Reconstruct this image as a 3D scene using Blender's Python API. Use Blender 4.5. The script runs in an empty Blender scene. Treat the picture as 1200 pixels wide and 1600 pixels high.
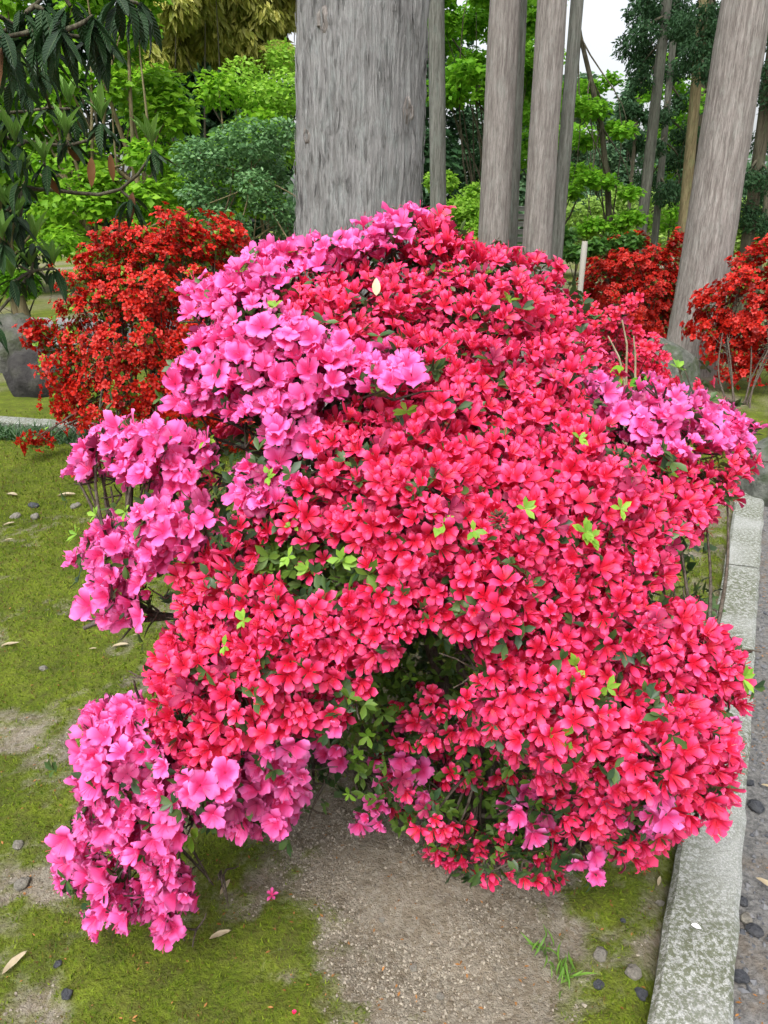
import bpy, math
import numpy as np
from mathutils import Matrix, Vector
R = math.radians
rng = np.random.default_rng(7)
scene = bpy.context.scene
COL = scene.collection

# ------------------------------------------------------------------ camera, sky, sun, exposure
FPX, PITCH, CH = 1150.0, R(21.4), 1.5          # focal length in photo pixels (1200 wide), tilt, height
cam_d = bpy.data.cameras.new('camera'); cam = bpy.data.objects.new('camera', cam_d); COL.objects.link(cam)
cam_d.sensor_fit = 'HORIZONTAL'; cam_d.sensor_width = 36; cam_d.lens = 36 * FPX / 1200
cam_d.clip_start = 0.05; cam_d.clip_end = 1000
cam.location = (0, 0, CH); cam.rotation_euler = (math.pi / 2 - PITCH, 0, 0)
scene.camera = cam

SUN_EL, SUN_AZ = R(58), R(200)                 # azimuth clockwise from +Y
world = bpy.data.worlds.new('World'); scene.world = world; world.use_nodes = True
wn, wl = world.node_tree.nodes, world.node_tree.links
wn.clear()
sky = wn.new('ShaderNodeTexSky'); sky.sky_type = 'NISHITA'; sky.sun_disc = False
sky.sun_elevation = SUN_EL; sky.sun_rotation = SUN_AZ; sky.dust_density = 6; sky.air_density = 1.0; sky.ozone_density = 1.0
hs = wn.new('ShaderNodeHueSaturation'); hs.inputs['Saturation'].default_value = 0.22
bg = wn.new('ShaderNodeBackground'); bg.inputs['Strength'].default_value = 0.15
wo = wn.new('ShaderNodeOutputWorld')
wl.new(sky.outputs[0], hs.inputs['Color']); wl.new(hs.outputs[0], bg.inputs[0]); wl.new(bg.outputs[0], wo.inputs[0])

sd = bpy.data.lights.new('sun', 'SUN'); sd.energy = 0.55; sd.angle = R(40); sd.color = (1.0, 0.97, 0.92)
sun = bpy.data.objects.new('sun', sd); COL.objects.link(sun)
sdir = Vector((math.sin(SUN_AZ) * math.cos(SUN_EL), math.cos(SUN_AZ) * math.cos(SUN_EL), math.sin(SUN_EL)))
sun.rotation_euler = sdir.to_track_quat('Z', 'Y').to_euler(); sun.location = (0, 0, 20)

vs = scene.view_settings
vs.view_transform = 'Standard'; vs.look = 'None'; vs.gamma = 1; vs.exposure = 1.2; vs.use_curve_mapping = False
scene.cycles.use_denoising = True
scene.cycles.max_bounces = 8; scene.cycles.transparent_max_bounces = 8
scene.cycles.sample_clamp_indirect = 6

# ------------------------------------------------------------------ geometry helpers
SP, CP = math.sin(PITCH), math.cos(PITCH)
def at(px, py, Y):
    """photo pixel + distance in front of the camera -> point of the place"""
    a, b = (px - 600) / FPX, (800 - py) / FPX
    dy, dz = CP + b * SP, -SP + b * CP
    s = Y / dy
    return np.array([a * s, Y, CH + dz * s])
def gnd(px, py, z=0.0):
    a, b = (px - 600) / FPX, (800 - py) / FPX
    dy, dz = CP + b * SP, -SP + b * CP
    s = (z - CH) / dz
    return np.array([a * s, dy * s, z])
def proj(P):
    P = np.atleast_2d(P); d = P - np.array([0, 0, CH])
    zc = d[:, 1] * CP - d[:, 2] * SP
    u = d[:, 1] * SP + d[:, 2] * CP
    return 600 + FPX * d[:, 0] / zc, 800 - FPX * u / zc, zc
def norm(v):
    v = np.asarray(v, float)
    return v / np.maximum(np.linalg.norm(v, axis=-1, keepdims=True), 1e-9)

def _h(ix, iy, iz, s):
    n = (ix * 374761393 + iy * 668265263 + iz * 2147483647 + s * 974634741) & 0xffffffff
    n = ((n ^ (n >> 13)) * 1274126177) & 0xffffffff
    return ((n ^ (n >> 16)) & 0xffff) / 65535.0
def vnoise(P, s=0):
    P = np.asarray(P, float); I = np.floor(P).astype(np.int64); f = P - I; f = f * f * (3 - 2 * f)
    x, y, z = I[:, 0], I[:, 1], I[:, 2]; r = 0
    for dx in (0, 1):
        for dy in (0, 1):
            for dz in (0, 1):
                w = (f[:, 0] if dx else 1 - f[:, 0]) * (f[:, 1] if dy else 1 - f[:, 1]) * (f[:, 2] if dz else 1 - f[:, 2])
                r = r + w * _h(x + dx, y + dy, z + dz, s)
    return r
def fbm(P, o=4, s=0):
    P = np.asarray(P, float); a, r, t = 1.0, 0, 0
    for k in range(o):
        r = r + a * vnoise(P * 2 ** k, s + k); t += a; a *= .5
    return r / t

def mesh_np(name, V, F, attr=None, smooth=True, mat=None):
    V = np.ascontiguousarray(V, np.float32); F = np.ascontiguousarray(F, np.int32)
    k = F.shape[1]; m = bpy.data.meshes.new(name)
    m.vertices.add(len(V)); m.vertices.foreach_set('co', V.ravel())
    m.loops.add(F.size); m.loops.foreach_set('vertex_index', F.ravel())
    m.polygons.add(len(F)); m.polygons.foreach_set('loop_start', np.arange(0, F.size, k, dtype=np.int32))
    m.polygons.foreach_set('loop_total', np.full(len(F), k, np.int32))
    m.polygons.foreach_set('use_smooth', np.full(len(F), bool(smooth)))
    if attr is not None:
        a = m.attributes.new('fl', 'FLOAT_COLOR', 'POINT')
        a.data.foreach_set('color', np.ascontiguousarray(np.c_[attr, np.ones(len(V))], np.float32).ravel())
    m.update(calc_edges=True)
    if mat: m.materials.append(mat)
    return m

def link(name, data, parent=None, loc=None, label=None, cat=None, group=None, kind=None):
    o = bpy.data.objects.new(name, data); COL.objects.link(o)
    if parent is not None: o.parent = parent
    if loc is not None: o.location = loc
    if label: o['label'] = label
    if cat: o['category'] = cat
    if group: o['group'] = group
    if kind: o['kind'] = kind
    return o
def thing(name, label, cat, loc, group=None):
    o = link(name, None, None, [float(c) for c in loc], label, cat, group)
    o.empty_display_size = .1
    return o

def frames(nrm, spin=None):
    """rotation matrices (N,3,3), columns x,y,z with z = nrm"""
    z = norm(nrm); n = len(z)
    t = norm(rng.normal(size=(n, 3))) if spin is None else np.asarray(spin, float)
    x = norm(np.cross(t, z)); y = np.cross(z, x)
    return np.stack([x, y, z], axis=2)
def frames_y(ydir, up):
    """y = growing direction, z near up"""
    y = norm(ydir); x = norm(np.cross(y, up)); z = np.cross(x, y)
    return np.stack([x, y, z], axis=2)

def batch(templ, Rm, P, S):
    """templ: list of (V,F,A); one merged mesh of all instances"""
    n = len(P); which = rng.integers(0, len(templ), n); Vs, Fs, As, off = [], [], [], 0
    rnd = rng.random(n)
    S = np.asarray(S, float)
    for k, (V, F, A) in enumerate(templ):
        i = np.nonzero(which == k)[0]
        if not len(i): continue
        s = S[i] if S.ndim > 1 else np.repeat(S[i][:, None], 3, 1)
        W = np.einsum('nij,nvj->nvi', Rm[i], V[None] * s[:, None, :]) + P[i][:, None]
        Vs.append(W.reshape(-1, 3))
        Fs.append((F[None] + (np.arange(len(i)) * len(V))[:, None, None] + off).reshape(-1, F.shape[1]))
        a = np.repeat(A[None], len(i), 0).copy(); a[:, :, 2] = rnd[i][:, None]
        As.append(a.reshape(-1, 3)); off += len(i) * len(V)
    return np.concatenate(Vs), np.concatenate(Fs), np.concatenate(As)

def frontmost(P, size, cell=9):
    x, y, z = proj(P); ok = (z > .1) & (x > -20) & (x < 1220) & (y > -20) & (y < 1620)
    key = (np.floor(x / cell).astype(np.int64) + 1000) * 100000 + np.floor(y / cell).astype(np.int64) + 1000
    order = np.lexsort((z, key)); k = key[order]
    first = np.r_[True, k[1:] != k[:-1]]
    f = order[first]; return f[ok[f]], size / np.maximum(z, .1)

def pieces(name, parent, templ, Rm, P, S, mat, n_single=300, cell=9, stuff_name=None, label_stuff=None):
    """the largest ones in view as single objects with shared meshes, the rest joined"""
    base = np.array(parent.location) if parent.parent is None else np.array(parent.parent.location)
    P = np.asarray(P); S = np.asarray(S, float); used = np.zeros(len(P), bool)
    if n_single:
        f, app = frontmost(P, S, cell)
        f = f[np.argsort(-app[f])][:n_single]; used[f] = True
        ms = []
        for V, F, A in templ:
            a = A.copy(); a[:, 2] = rng.random(); ms.append(mesh_np(name, V, F, a, True, mat))
        for i in f:
            o = link(name, ms[rng.integers(len(ms))], parent)
            M = Matrix([list(map(float, r)) for r in Rm[i]]).to_4x4() @ Matrix.Scale(float(S[i]), 4)
            M.translation = Vector([float(c) for c in P[i] - base]); o.matrix_local = M
    r = np.nonzero(~used)[0]
    if len(r):
        V, F, A = batch(templ, Rm[r], P[r], S[r])
        link(stuff_name or name + '_mass', mesh_np(name + '_mass', V - base, F, A, True, mat), parent, kind='stuff')

def tube(pts, rad, n=8, rough=0.0, seed=0, kz=3.0, ka=2.0, detail=None, caps=True):
    """tapered tube; optional relief from noise stretched along its length"""
    pts = np.asarray(pts, float); rad = np.asarray(rad, float)
    T = norm(np.gradient(pts, axis=0)); ref = np.array([1, 0, 0.]) if abs(T[0, 0]) < .8 else np.array([0, 1., 0])
    X = norm(np.cross(np.cross(T, ref), T)); Y = np.cross(T, X)
    a = np.linspace(0, 2 * np.pi, n, endpoint=False); ca, sa = np.cos(a), np.sin(a)
    ln = np.r_[0, np.cumsum(np.linalg.norm(np.diff(pts, axis=0), axis=1))]
    d = np.zeros((len(pts), n))
    if rough or detail:
        Q = np.stack([np.repeat(ca[None] * ka, len(pts), 0), np.repeat(sa[None] * ka, len(pts), 0), np.repeat(ln[:, None] * kz, n, 1)], -1).reshape(-1, 3)
        if rough: d = d + rough * (fbm(Q, 3, seed) - .5).reshape(len(pts), n) * 2
        if detail: d = d + detail(Q, seed).reshape(len(pts), n)
    r = rad[:, None] * (1 + d)
    V = pts[:, None] + X[:, None] * (r * ca)[..., None] + Y[:, None] * (r * sa)[..., None]
    V = V.reshape(-1, 3); m = len(pts)
    i, j = np.meshgrid(np.arange(m - 1), np.arange(n), indexing='ij'); j2 = (j + 1) % n
    F = np.stack([i * n + j, i * n + j2, (i + 1) * n + j2, (i + 1) * n + j], -1).reshape(-1, 4)
    return V, F
def join(parts):
    Vs, Fs, o = [], [], 0
    for V, F in parts:
        Vs.append(V); Fs.append(F + o); o += len(V)
    return np.concatenate(Vs), np.concatenate(Fs)
def bez(p0, p1, p2, p3, n=10):
    t = np.linspace(0, 1, n)[:, None]
    p0, p1, p2, p3 = map(lambda p: np.asarray(p, float), (p0, p1, p2, p3))
    return (1 - t) ** 3 * p0 + 3 * t * (1 - t) ** 2 * p1 + 3 * t * t * (1 - t) * p2 + t ** 3 * p3
def limb(p0, p1, r0, r1, n=9, bend=.12, lift=.0, sides=6):
    p0, p1 = np.asarray(p0, float), np.asarray(p1, float); L = np.linalg.norm(p1 - p0)
    k = rng.normal(size=(2, 3)) * L * bend; k[:, 2] += lift * L
    return tube(bez(p0, p0 + (p1 - p0) * .33 + k[0], p0 + (p1 - p0) * .66 + k[1], p1, n), np.linspace(r0, r1, n), sides)

def inpoly(x, y, poly):
    p = np.asarray(poly, float); r = np.zeros(len(x), bool); j = len(p) - 1
    for i in range(len(p)):
        c = ((p[i, 1] > y) != (p[j, 1] > y))
        xx = (p[j, 0] - p[i, 0]) * (y - p[i, 1]) / (p[j, 1] - p[i, 1] + 1e-12) + p[i, 0]
        r ^= c & (x < xx); j = i
    return r

# ------------------------------------------------------------------ materials
def newmat(name):
    m = bpy.data.materials.new(name); m.use_nodes = True; m.node_tree.nodes.clear()
    return m, m.node_tree.nodes, m.node_tree.links
def nd(N, t, **k):
    n = N.new(t)
    for a, v in k.items():
        if a in n.inputs.keys(): n.inputs[a].default_value = v
        else: setattr(n, a, v)
    return n
def mixc(N, L, fac, a, b, mode='MIX'):
    n = N.new('ShaderNodeMix'); n.data_type = 'RGBA'; n.blend_type = mode
    for s, v in ((0, fac), (6, a), (7, b)):
        if hasattr(v, 'is_linked'): L.new(v, n.inputs[s])
        elif s == 0: n.inputs[0].default_value = v
        else: n.inputs[s].default_value = (*v, 1)
    return n.outputs[2]
def ramp(N, L, src, stops):
    n = N.new('ShaderNodeValToRGB'); cr = n.color_ramp
    while len(cr.elements) < len(stops): cr.elements.new(.5)
    for e, (p, c) in zip(cr.elements, stops):
        e.position = p; e.color = (*c, 1) if hasattr(c, '__len__') else (c, c, c, 1)
    L.new(src, n.inputs[0]); return n.outputs[0]
def finish(m, N, L, col, rough=.6, spec=.3, trans=0.0, tcol=None, bump=None, bstr=.3, bdist=.01):
    p = nd(N, 'ShaderNodeBsdfPrincipled', Roughness=rough); p.inputs['Specular IOR Level'].default_value = spec
    if hasattr(col, 'is_linked'): L.new(col, p.inputs['Base Color'])
    else: p.inputs['Base Color'].default_value = (*col, 1)
    if bump is not None:
        b = nd(N, 'ShaderNodeBump', Strength=bstr, Distance=bdist); L.new(bump, b.inputs['Height']); L.new(b.outputs[0], p.inputs['Normal'])
    out = N.new('ShaderNodeOutputMaterial')
    if trans:
        t = N.new('ShaderNodeBsdfTranslucent'); c = tcol if tcol is not None else col
        if hasattr(c, 'is_linked'): L.new(c, t.inputs[0])
        else: t.inputs[0].default_value = (*c, 1)
        mx = nd(N, 'ShaderNodeMixShader', Fac=trans); L.new(p.outputs[0], mx.inputs[1]); L.new(t.outputs[0], mx.inputs[2]); L.new(mx.outputs[0], out.inputs[0])
    else: L.new(p.outputs[0], out.inputs[0])
    return m
def attr_rnd(N, L):
    a = N.new('ShaderNodeAttribute'); a.attribute_name = 'fl'
    s = N.new('ShaderNodeSeparateColor'); L.new(a.outputs['Color'], s.inputs[0])
    oi = N.new('ShaderNodeObjectInfo')
    ad = nd(N, 'ShaderNodeMath', operation='ADD'); L.new(s.outputs[2], ad.inputs[0]); L.new(oi.outputs['Random'], ad.inputs[1])
    fr = nd(N, 'ShaderNodeMath', operation='FRACT'); L.new(ad.outputs[0], fr.inputs[0])
    return s.outputs[0], s.outputs[1], fr.outputs[0]
def petal_mat(name, edge, mid, throat, edge2, trans=.3, vein=.25, fade=(.30, .03, .10)):
    m, N, L = newmat(name); r, g, rnd = attr_rnd(N, L)
    c1 = mixc(N, L, rnd, edge, edge2)
    f1 = ramp(N, L, r, [(.2, 0), (.58, 1)]); f2 = ramp(N, L, r, [(.5, 0), (1, 1)])
    c = mixc(N, L, f2, mid, c1); c = mixc(N, L, f1, throat, c)
    # veins fan along the petal
    w = nd(N, 'ShaderNodeMath', operation='MULTIPLY'); L.new(g, w.inputs[0]); w.inputs[1].default_value = 44
    sn = nd(N, 'ShaderNodeMath', operation='SINE'); L.new(w.outputs[0], sn.inputs[0])
    vv = ramp(N, L, sn.outputs[0], [(.55, 0), (1, 1)])
    vf = nd(N, 'ShaderNodeMath', operation='MULTIPLY'); L.new(vv, vf.inputs[0]); vf.inputs[1].default_value = vein
    c = mixc(N, L, vf.outputs[0], c, mid)
    if fade: c = mixc(N, L, ramp(N, L, rnd, [(.955, 0), (.965, .8)]), c, fade)
    r2 = nd(N, 'ShaderNodeMath', operation='MULTIPLY'); L.new(rnd, r2.inputs[0]); r2.inputs[1].default_value = 7.31
    f2_ = nd(N, 'ShaderNodeMath', operation='FRACT'); L.new(r2.outputs[0], f2_.inputs[0])
    hv = N.new('ShaderNodeHueSaturation'); L.new(c, hv.inputs['Color']); L.new(ramp(N, L, f2_.outputs[0], [(0, .82), (1, 1.08)]), hv.inputs['Value'])
    return finish(m, N, L, hv.outputs[0], .45, .3, trans)
def leaf_mat(name, a, b, rough=.45, spec=.4, trans=.3, tip=None, rib=None):
    m, N, L = newmat(name); r, g, rnd = attr_rnd(N, L)
    c = mixc(N, L, rnd, a, b)
    if rib:
        c = mixc(N, L, ramp(N, L, g, [(.44, 0), (.5, 1), (.56, 0)]), c, rib)
        ab = nd(N, 'ShaderNodeMath', operation='PINGPONG'); L.new(g, ab.inputs[0]); ab.inputs[1].default_value = .5
        ph = nd(N, 'ShaderNodeMath', operation='MULTIPLY_ADD'); L.new(r, ph.inputs[0]); ph.inputs[1].default_value = 75; mm_ = nd(N, 'ShaderNodeMath', operation='MULTIPLY'); L.new(ab.outputs[0], mm_.inputs[0]); mm_.inputs[1].default_value = 22; L.new(mm_.outputs[0], ph.inputs[2])
        sn = nd(N, 'ShaderNodeMath', operation='SINE'); L.new(ph.outputs[0], sn.inputs[0])
        return finish(m, N, L, c, rough, spec, trans, bump=sn.outputs[0], bstr=.6, bdist=.004)
    if tip: c = mixc(N, L, ramp(N, L, rnd, [(.82, 0), (.9, 1)]), c, tip)
    return finish(m, N, L, c, rough, spec, trans)
def bark_mat(name, dark, light, lichen, lam=.5, sc=9.0, stretch=.08, bstr=.6, warm=None):
    m, N, L = newmat(name)
    tc = N.new('ShaderNodeTexCoord'); mp = N.new('ShaderNodeMapping'); L.new(tc.outputs['Object'], mp.inputs[0]); mp.inputs['Scale'].default_value = (1, 1, stretch)
    n1 = nd(N, 'ShaderNodeTexNoise', Scale=sc * 2.2, Detail=6, Roughness=.65); L.new(mp.outputs[0], n1.inputs['Vector'])
    n2 = nd(N, 'ShaderNodeTexNoise', Scale=sc * 9, Detail=4, Roughness=.7); L.new(mp.outputs[0], n2.inputs['Vector'])
    mp3 = N.new('ShaderNodeMapping'); L.new(tc.outputs['Object'], mp3.inputs[0]); mp3.inputs['Scale'].default_value = (1, 1, .35)
    n3 = nd(N, 'ShaderNodeTexNoise', Scale=16, Detail=8, Roughness=.8); L.new(mp3.outputs[0], n3.inputs['Vector'])
    n4 = nd(N, 'ShaderNodeTexNoise', Scale=1.7, Detail=2); L.new(tc.outputs['Object'], n4.inputs['Vector'])
    c = mixc(N, L, ramp(N, L, n1.outputs[0], [(.36, 0), (.64, 1)]), dark, light)
    c = mixc(N, L, ramp(N, L, n2.outputs[0], [(.48, .0), (.62, .6)]), c, tuple(.5 * x for x in dark))
    if warm: c = mixc(N, L, ramp(N, L, n4.outputs[0], [(.45, 0), (.65, .6)]), c, warm)
    f = nd(N, 'ShaderNodeMath', operation='MULTIPLY'); L.new(ramp(N, L, n3.outputs[0], [(.5, 0), (.66, 1)]), f.inputs[0]); f.inputs[1].default_value = lam
    c = mixc(N, L, f.outputs[0], c, lichen)
    h = nd(N, 'ShaderNodeMath', operation='ADD'); L.new(n1.outputs[0], h.inputs[0]); L.new(n2.outputs[0], h.inputs[1])
    return finish(m, N, L, c, .9, .1, bump=h.outputs[0], bstr=bstr, bdist=.02)
def rock_mat(name, a, b, moss, mam, sc=6):
    m, N, L = newmat(name); tc = N.new('ShaderNodeTexCoord')
    n1 = nd(N, 'ShaderNodeTexNoise', Scale=sc, Detail=8, Roughness=.7); L.new(tc.outputs['Object'], n1.inputs['Vector'])
    n2 = nd(N, 'ShaderNodeTexNoise', Scale=sc * .6, Detail=4); L.new(tc.outputs['Object'], n2.inputs['Vector'])
    c = mixc(N, L, ramp(N, L, n1.outputs[0], [(.35, 0), (.65, 1)]), a, b)
    c = mixc(N, L, ramp(N, L, n2.outputs[0], [(.48, 0), (.6, mam)]), c, moss)
    return finish(m, N, L, c, .85, .2, bump=n1.outputs[0], bstr=1.0, bdist=.05)
def plain_mat(name, a, b, sc=20, rough=.8, trans=0, stretch=(1, 1, 1)):
    m, N, L = newmat(name); tc = N.new('ShaderNodeTexCoord'); mp = N.new('ShaderNodeMapping'); L.new(tc.outputs['Object'], mp.inputs[0]); mp.inputs['Scale'].default_value = stretch
    n1 = nd(N, 'ShaderNodeTexNoise', Scale=sc, Detail=5); L.new(mp.outputs[0], n1.inputs['Vector'])
    c = mixc(N, L, ramp(N, L, n1.outputs[0], [(.35, 0), (.65, 1)]), a, b)
    return finish(m, N, L, c, rough, .2, trans, bump=n1.outputs[0], bstr=.3, bdist=.005)

M = {}
M['red'] = petal_mat('petal_rose_red', (.93, .15, .355), (.87, .045, .17), (.58, .008, .032), (.82, .06, .20), .26, .45)
M['pink'] = petal_mat('petal_pink', (.95, .27, .63), (.91, .13, .44), (.80, .04, .20), (.90, .16, .50), .32, .35)
M['scarlet'] = petal_mat('petal_scarlet', (.66, .036, .014), (.58, .018, .008), (.36, .005, .003), (.48, .012, .010), .25, .1, (.20, .012, .012))
M['rosy'] = petal_mat('petal_rosy', (.84, .08, .20), (.78, .035, .11), (.55, .008, .02), (.74, .04, .13))
M['stamen'] = finish(*newmat('stamen'), (.55, .02, .05), .5, .2)
M['az_leaf'] = leaf_mat('azalea_leaf', (.022, .055, .022), (.07, .13, .03), .4, .4, .2)
M['az_in'] = leaf_mat('azalea_inner_leaf', (.05, .11, .015), (.13, .23, .03), .5, .3, .3)
M['az_new'] = leaf_mat('azalea_new_leaf', (.15, .32, .03), (.25, .44, .05), .45, .3, .3)
M['az_stem'] = bark_mat('azalea_stem', (.05, .038, .028), (.13, .105, .085), (.2, .21, .17), .35, 40, .2, .4)
M['bark_big'] = bark_mat('bark_cedar', (.24, .235, .23), (.40, .395, .39), (.41, .46, .45), .4, 24, .045, 1.0)
M['bark_right'] = bark_mat('bark_cedar_warm', (.20, .175, .16), (.40, .365, .34), (.36, .38, .345), .4, 19, .06, .9)
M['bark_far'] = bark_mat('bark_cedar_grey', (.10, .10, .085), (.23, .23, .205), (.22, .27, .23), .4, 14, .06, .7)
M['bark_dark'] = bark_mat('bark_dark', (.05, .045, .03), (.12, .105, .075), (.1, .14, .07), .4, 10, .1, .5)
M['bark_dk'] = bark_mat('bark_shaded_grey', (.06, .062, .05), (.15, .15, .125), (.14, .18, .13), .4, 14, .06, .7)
M['bark_tan'] = bark_mat('bark_tan', (.12, .095, .05), (.24, .20, .11), (.16, .2, .09), .5, 10, .1, .5)
M['twig'] = bark_mat('twig_brown', (.06, .045, .03), (.14, .11, .08), (.18, .17, .13), .3, 40, .2, .3)
M['loq'] = leaf_mat('glossy_dark_leaf', (.009, .028, .010), (.024, .062, .018), .4, .25, .15, None, (.06, .10, .04))
M['loq_new'] = leaf_mat('fresh_long_leaf', (.11, .24, .04), (.2, .38, .07), .45, .3, .35, None, (.26, .40, .12))
M['loq_brown'] = leaf_mat('withered_leaf', (.12, .05, .025), (.25, .12, .04), .6, .3, .2)
M['mag'] = leaf_mat('broad_green_leaf', (.12, .31, .014), (.27, .50, .03), .5, .25, .47)
M['lime'] = leaf_mat('lime_leaf', (.20, .42, .03), (.33, .55, .06), .5, .3, .45)
M['blue'] = leaf_mat('bluish_leaf', (.07, .17, .06), (.16, .31, .11), .4, .35, .3)
M['bamboo'] = leaf_mat('bamboo_leaf', (.22, .26, .04), (.46, .44, .10), .5, .3, .4)
M['dark'] = leaf_mat('evergreen_leaf', (.012, .04, .015), (.03, .08, .025), .6, .15, .2)
M['mid'] = leaf_mat('mid_green_leaf', (.04, .12, .02), (.09, .22, .03), .45, .35, .3)
M['maple'] = leaf_mat('maple_leaf', (.10, .30, .014), (.22, .46, .03), .55, .15, .47)
M['conifer'] = leaf_mat('cedar_leaf', (.016, .048, .018), (.035, .085, .03), .6, .15, .15)
M['far'] = leaf_mat('far_leaf', (.05, .12, .06), (.11, .20, .09), .6, .2, .3)
M['meadow'] = leaf_mat('pale_green_leaf', (.20, .34, .05), (.32, .48, .10), .5, .3, .4)
M['mondo'] = leaf_mat('mondo_leaf', (.02, .06, .02), (.05, .12, .03), .4, .4, .15)
M['moss'] = leaf_mat('moss_leaf', (.05, .10, .006), (.24, .31, .025), .7, .15, .3, (.13, .09, .03))
M['grass'] = leaf_mat('grass_blade', (.10, .22, .03), (.18, .34, .05), .5, .3, .35)
M['rock_dark'] = rock_mat('rock_dark', (.018, .017, .017), (.05, .047, .045), (.09, .09, .07), .3, 9)
M['rock_pale'] = rock_mat('rock_pale', (.05, .05, .044), (.12, .12, .105), (.06, .075, .035), .6, 9)
M['rock_moss'] = rock_mat('rock_mossy', (.07, .075, .065), (.19, .20, .175), (.05, .075, .03), .7, 11)
M['pebble'] = rock_mat('pebble', (.22, .205, .175), (.38, .355, .30), (.2, .19, .14), .35, 30)
M['pebble_dark'] = rock_mat('pebble_dark', (.05, .055, .065), (.13, .135, .15), (.1, .1, .1), .3, 30)
M['gravel'] = leaf_mat('gravel_stone', (.10, .085, .065), (.33, .295, .235), .8, .2, 0)
M['gravel_dark'] = leaf_mat('gravel_stone_dark', (.06, .065, .075), (.17, .17, .175), .7, .3, 0)
M['litter'] = leaf_mat('litter', (.16, .07, .02), (.36, .17, .06), .8, .1, 0)
M['dry'] = plain_mat('dry_leaf', (.30, .24, .15), (.50, .43, .30), 30, .7, .2)
M['cream'] = plain_mat('cream_leaf', (.70, .60, .38), (.82, .74, .52), 30, .6, .3)
M['stake'] = plain_mat('bamboo_stake', (.30, .29, .25), (.44, .43, .39), 12, .6, 0, (1, 1, .1))
M['board'] = plain_mat('grey_board', (.12, .12, .11), (.24, .24, .22), 14, .8, 0, (.1, 1, 1))
M['cone'] = plain_mat('cone_scale', (.05, .03, .02), (.16, .10, .06), 60, .8)

# ------------------------------------------------------------------ templates
def flower(Rr=1.0, wide=1.0, ruffle=.05, depth=.5, seg=(4, 4), stam=5, jit=.1, open_=1.0, cup=0.0, tipw=.04):
    nt, ng = seg; V, F, A = [], [], []
    tt = np.linspace(0, 1, nt + 1); gg = np.linspace(-1, 1, ng + 1)
    Wt = np.interp(tt, [0, .3, .5, .68, .84, .94, 1], [.09, .26, .37, .38, .28 + tipw * .8, .15 + tipw * .9, tipw]) * wide
    for k in range(5):
        a0 = 2 * np.pi * k / 5 + rng.normal() * .09; sc = 1 + rng.normal() * jit * .6; tilt = rng.normal() * jit; ph = rng.random(3) * 6
        o = len(V)
        for i, t in enumerate(tt):
            for g in gg:
                rho = (.09 + .91 * t ** .95) * sc - .05 * g * g * t * t
                lat = g * Wt[i]
                z = -depth * (1 - t) ** 1.7 - .16 * open_ * max(0, t - .55) ** 1.2 * 2 + tilt * t * t + .10 * (g * g) * t * (1 - t) * 2
                z += ruffle * t * math.sin(3.2 * g + ph[0]) + ruffle * .8 * t * t * math.sin(6.5 * g + ph[1]) - .07 * (1 - abs(g)) * t * (1 - .6 * t)
                rr = rho + ruffle * .5 * t * math.sin(5 * g + ph[2])
                V.append([Rr * (rr * math.cos(a0) - lat * math.sin(a0)), Rr * (rr * math.sin(a0) + lat * math.cos(a0)), Rr * z])
                A.append([t, .5 + .5 * g, 0])
        n = ng + 1
        for i in range(nt):
            for j in range(ng):
                a, b, c, d = o + i * n + j, o + i * n + j + 1, o + (i + 1) * n + j + 1, o + (i + 1) * n + j
                F += [[a, b, c], [a, c, d]] if (i + j) % 2 else [[a, b, d], [b, c, d]]
    # tube behind the funnel
    o = len(V)
    for k in range(5):
        a = 2 * np.pi * k / 5 + .6
        V.append([Rr * .12 * math.cos(a), Rr * .12 * math.sin(a), -Rr * depth * .95]); A.append([.3, .5, 0])
    V.append([0, 0, -Rr * (depth + .4)]); A.append([.3, .5, 0])
    for k in range(5): F.append([o + k, o + 5, o + (k + 1) % 5])
    for k in range(stam):
        a = rng.random() * 6.28; sp = .2 + .45 * rng.random(); le = .7 + .3 * rng.random(); wv = .017
        p = [np.array([0, 0, -depth * .7]), np.array([math.cos(a) * sp * .5, math.sin(a) * sp * .5, le * .25]), np.array([math.cos(a) * sp, math.sin(a) * sp, le * .5])]
        s = np.array([-math.sin(a), math.cos(a), 0]) * wv; o = len(V)
        for i, q in enumerate(p):
            for sg in (-1, 1): V.append(list(Rr * (q + sg * s * (1.0 if i < 2 else 1.5)))); A.append([.02, .5, 0])
        for i in range(2): b = o + 2 * i; F += [[b, b + 1, b + 3], [b, b + 3, b + 2]]
    V, A = np.array(V, float), np.array(A, float); t_ = A[:, :1] * (A[:, :1] > .05)
    V[:, :2] *= 1 - cup * t_; V[:, 2:] += Rr * cup * t_ * .95
    return V, np.array(F), A
def leaf4(w=.3, fold=.08, droop=.1):
    V = np.array([[0, 0, 0], [w, .5, fold], [-w, .5, fold], [0, 1, -droop], [0, .5, 0]], float)
    return V, np.array([[0, 1, 4], [4, 1, 3], [0, 4, 2], [4, 3, 2]]), np.zeros((5, 3))
def leafN(n=6, w=.18, fold=.05, droop=.25, wave=.0, pk=.45):
    V, F = [], []
    for i in range(n + 1):
        t = i / n; hw = w * (math.sin(math.pi * t ** (math.log(.5) / math.log(pk))) ** .8 if 0 < t < 1 else 0) + .004
        z = -droop * t * t; c = math.cos(droop * t); 
        wv = wave * math.sin(t * 17)
        V += [[-hw, t * c, z + fold * hw / w + wv], [0, t * c, z], [hw, t * c, z + fold * hw / w - wv]]
    for i in range(n):
        b = 3 * i; F += [[b, b + 1, b + 4], [b, b + 4, b + 3], [b + 1, b + 2, b + 5], [b + 1, b + 5, b + 4]]
    A = np.zeros((len(V), 3)); A[:, 0] = np.repeat(np.arange(n + 1) / n, 3); A[:, 1] = np.tile([0, .5, 1], n + 1)
    return np.array(V, float), np.array(F), A
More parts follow.
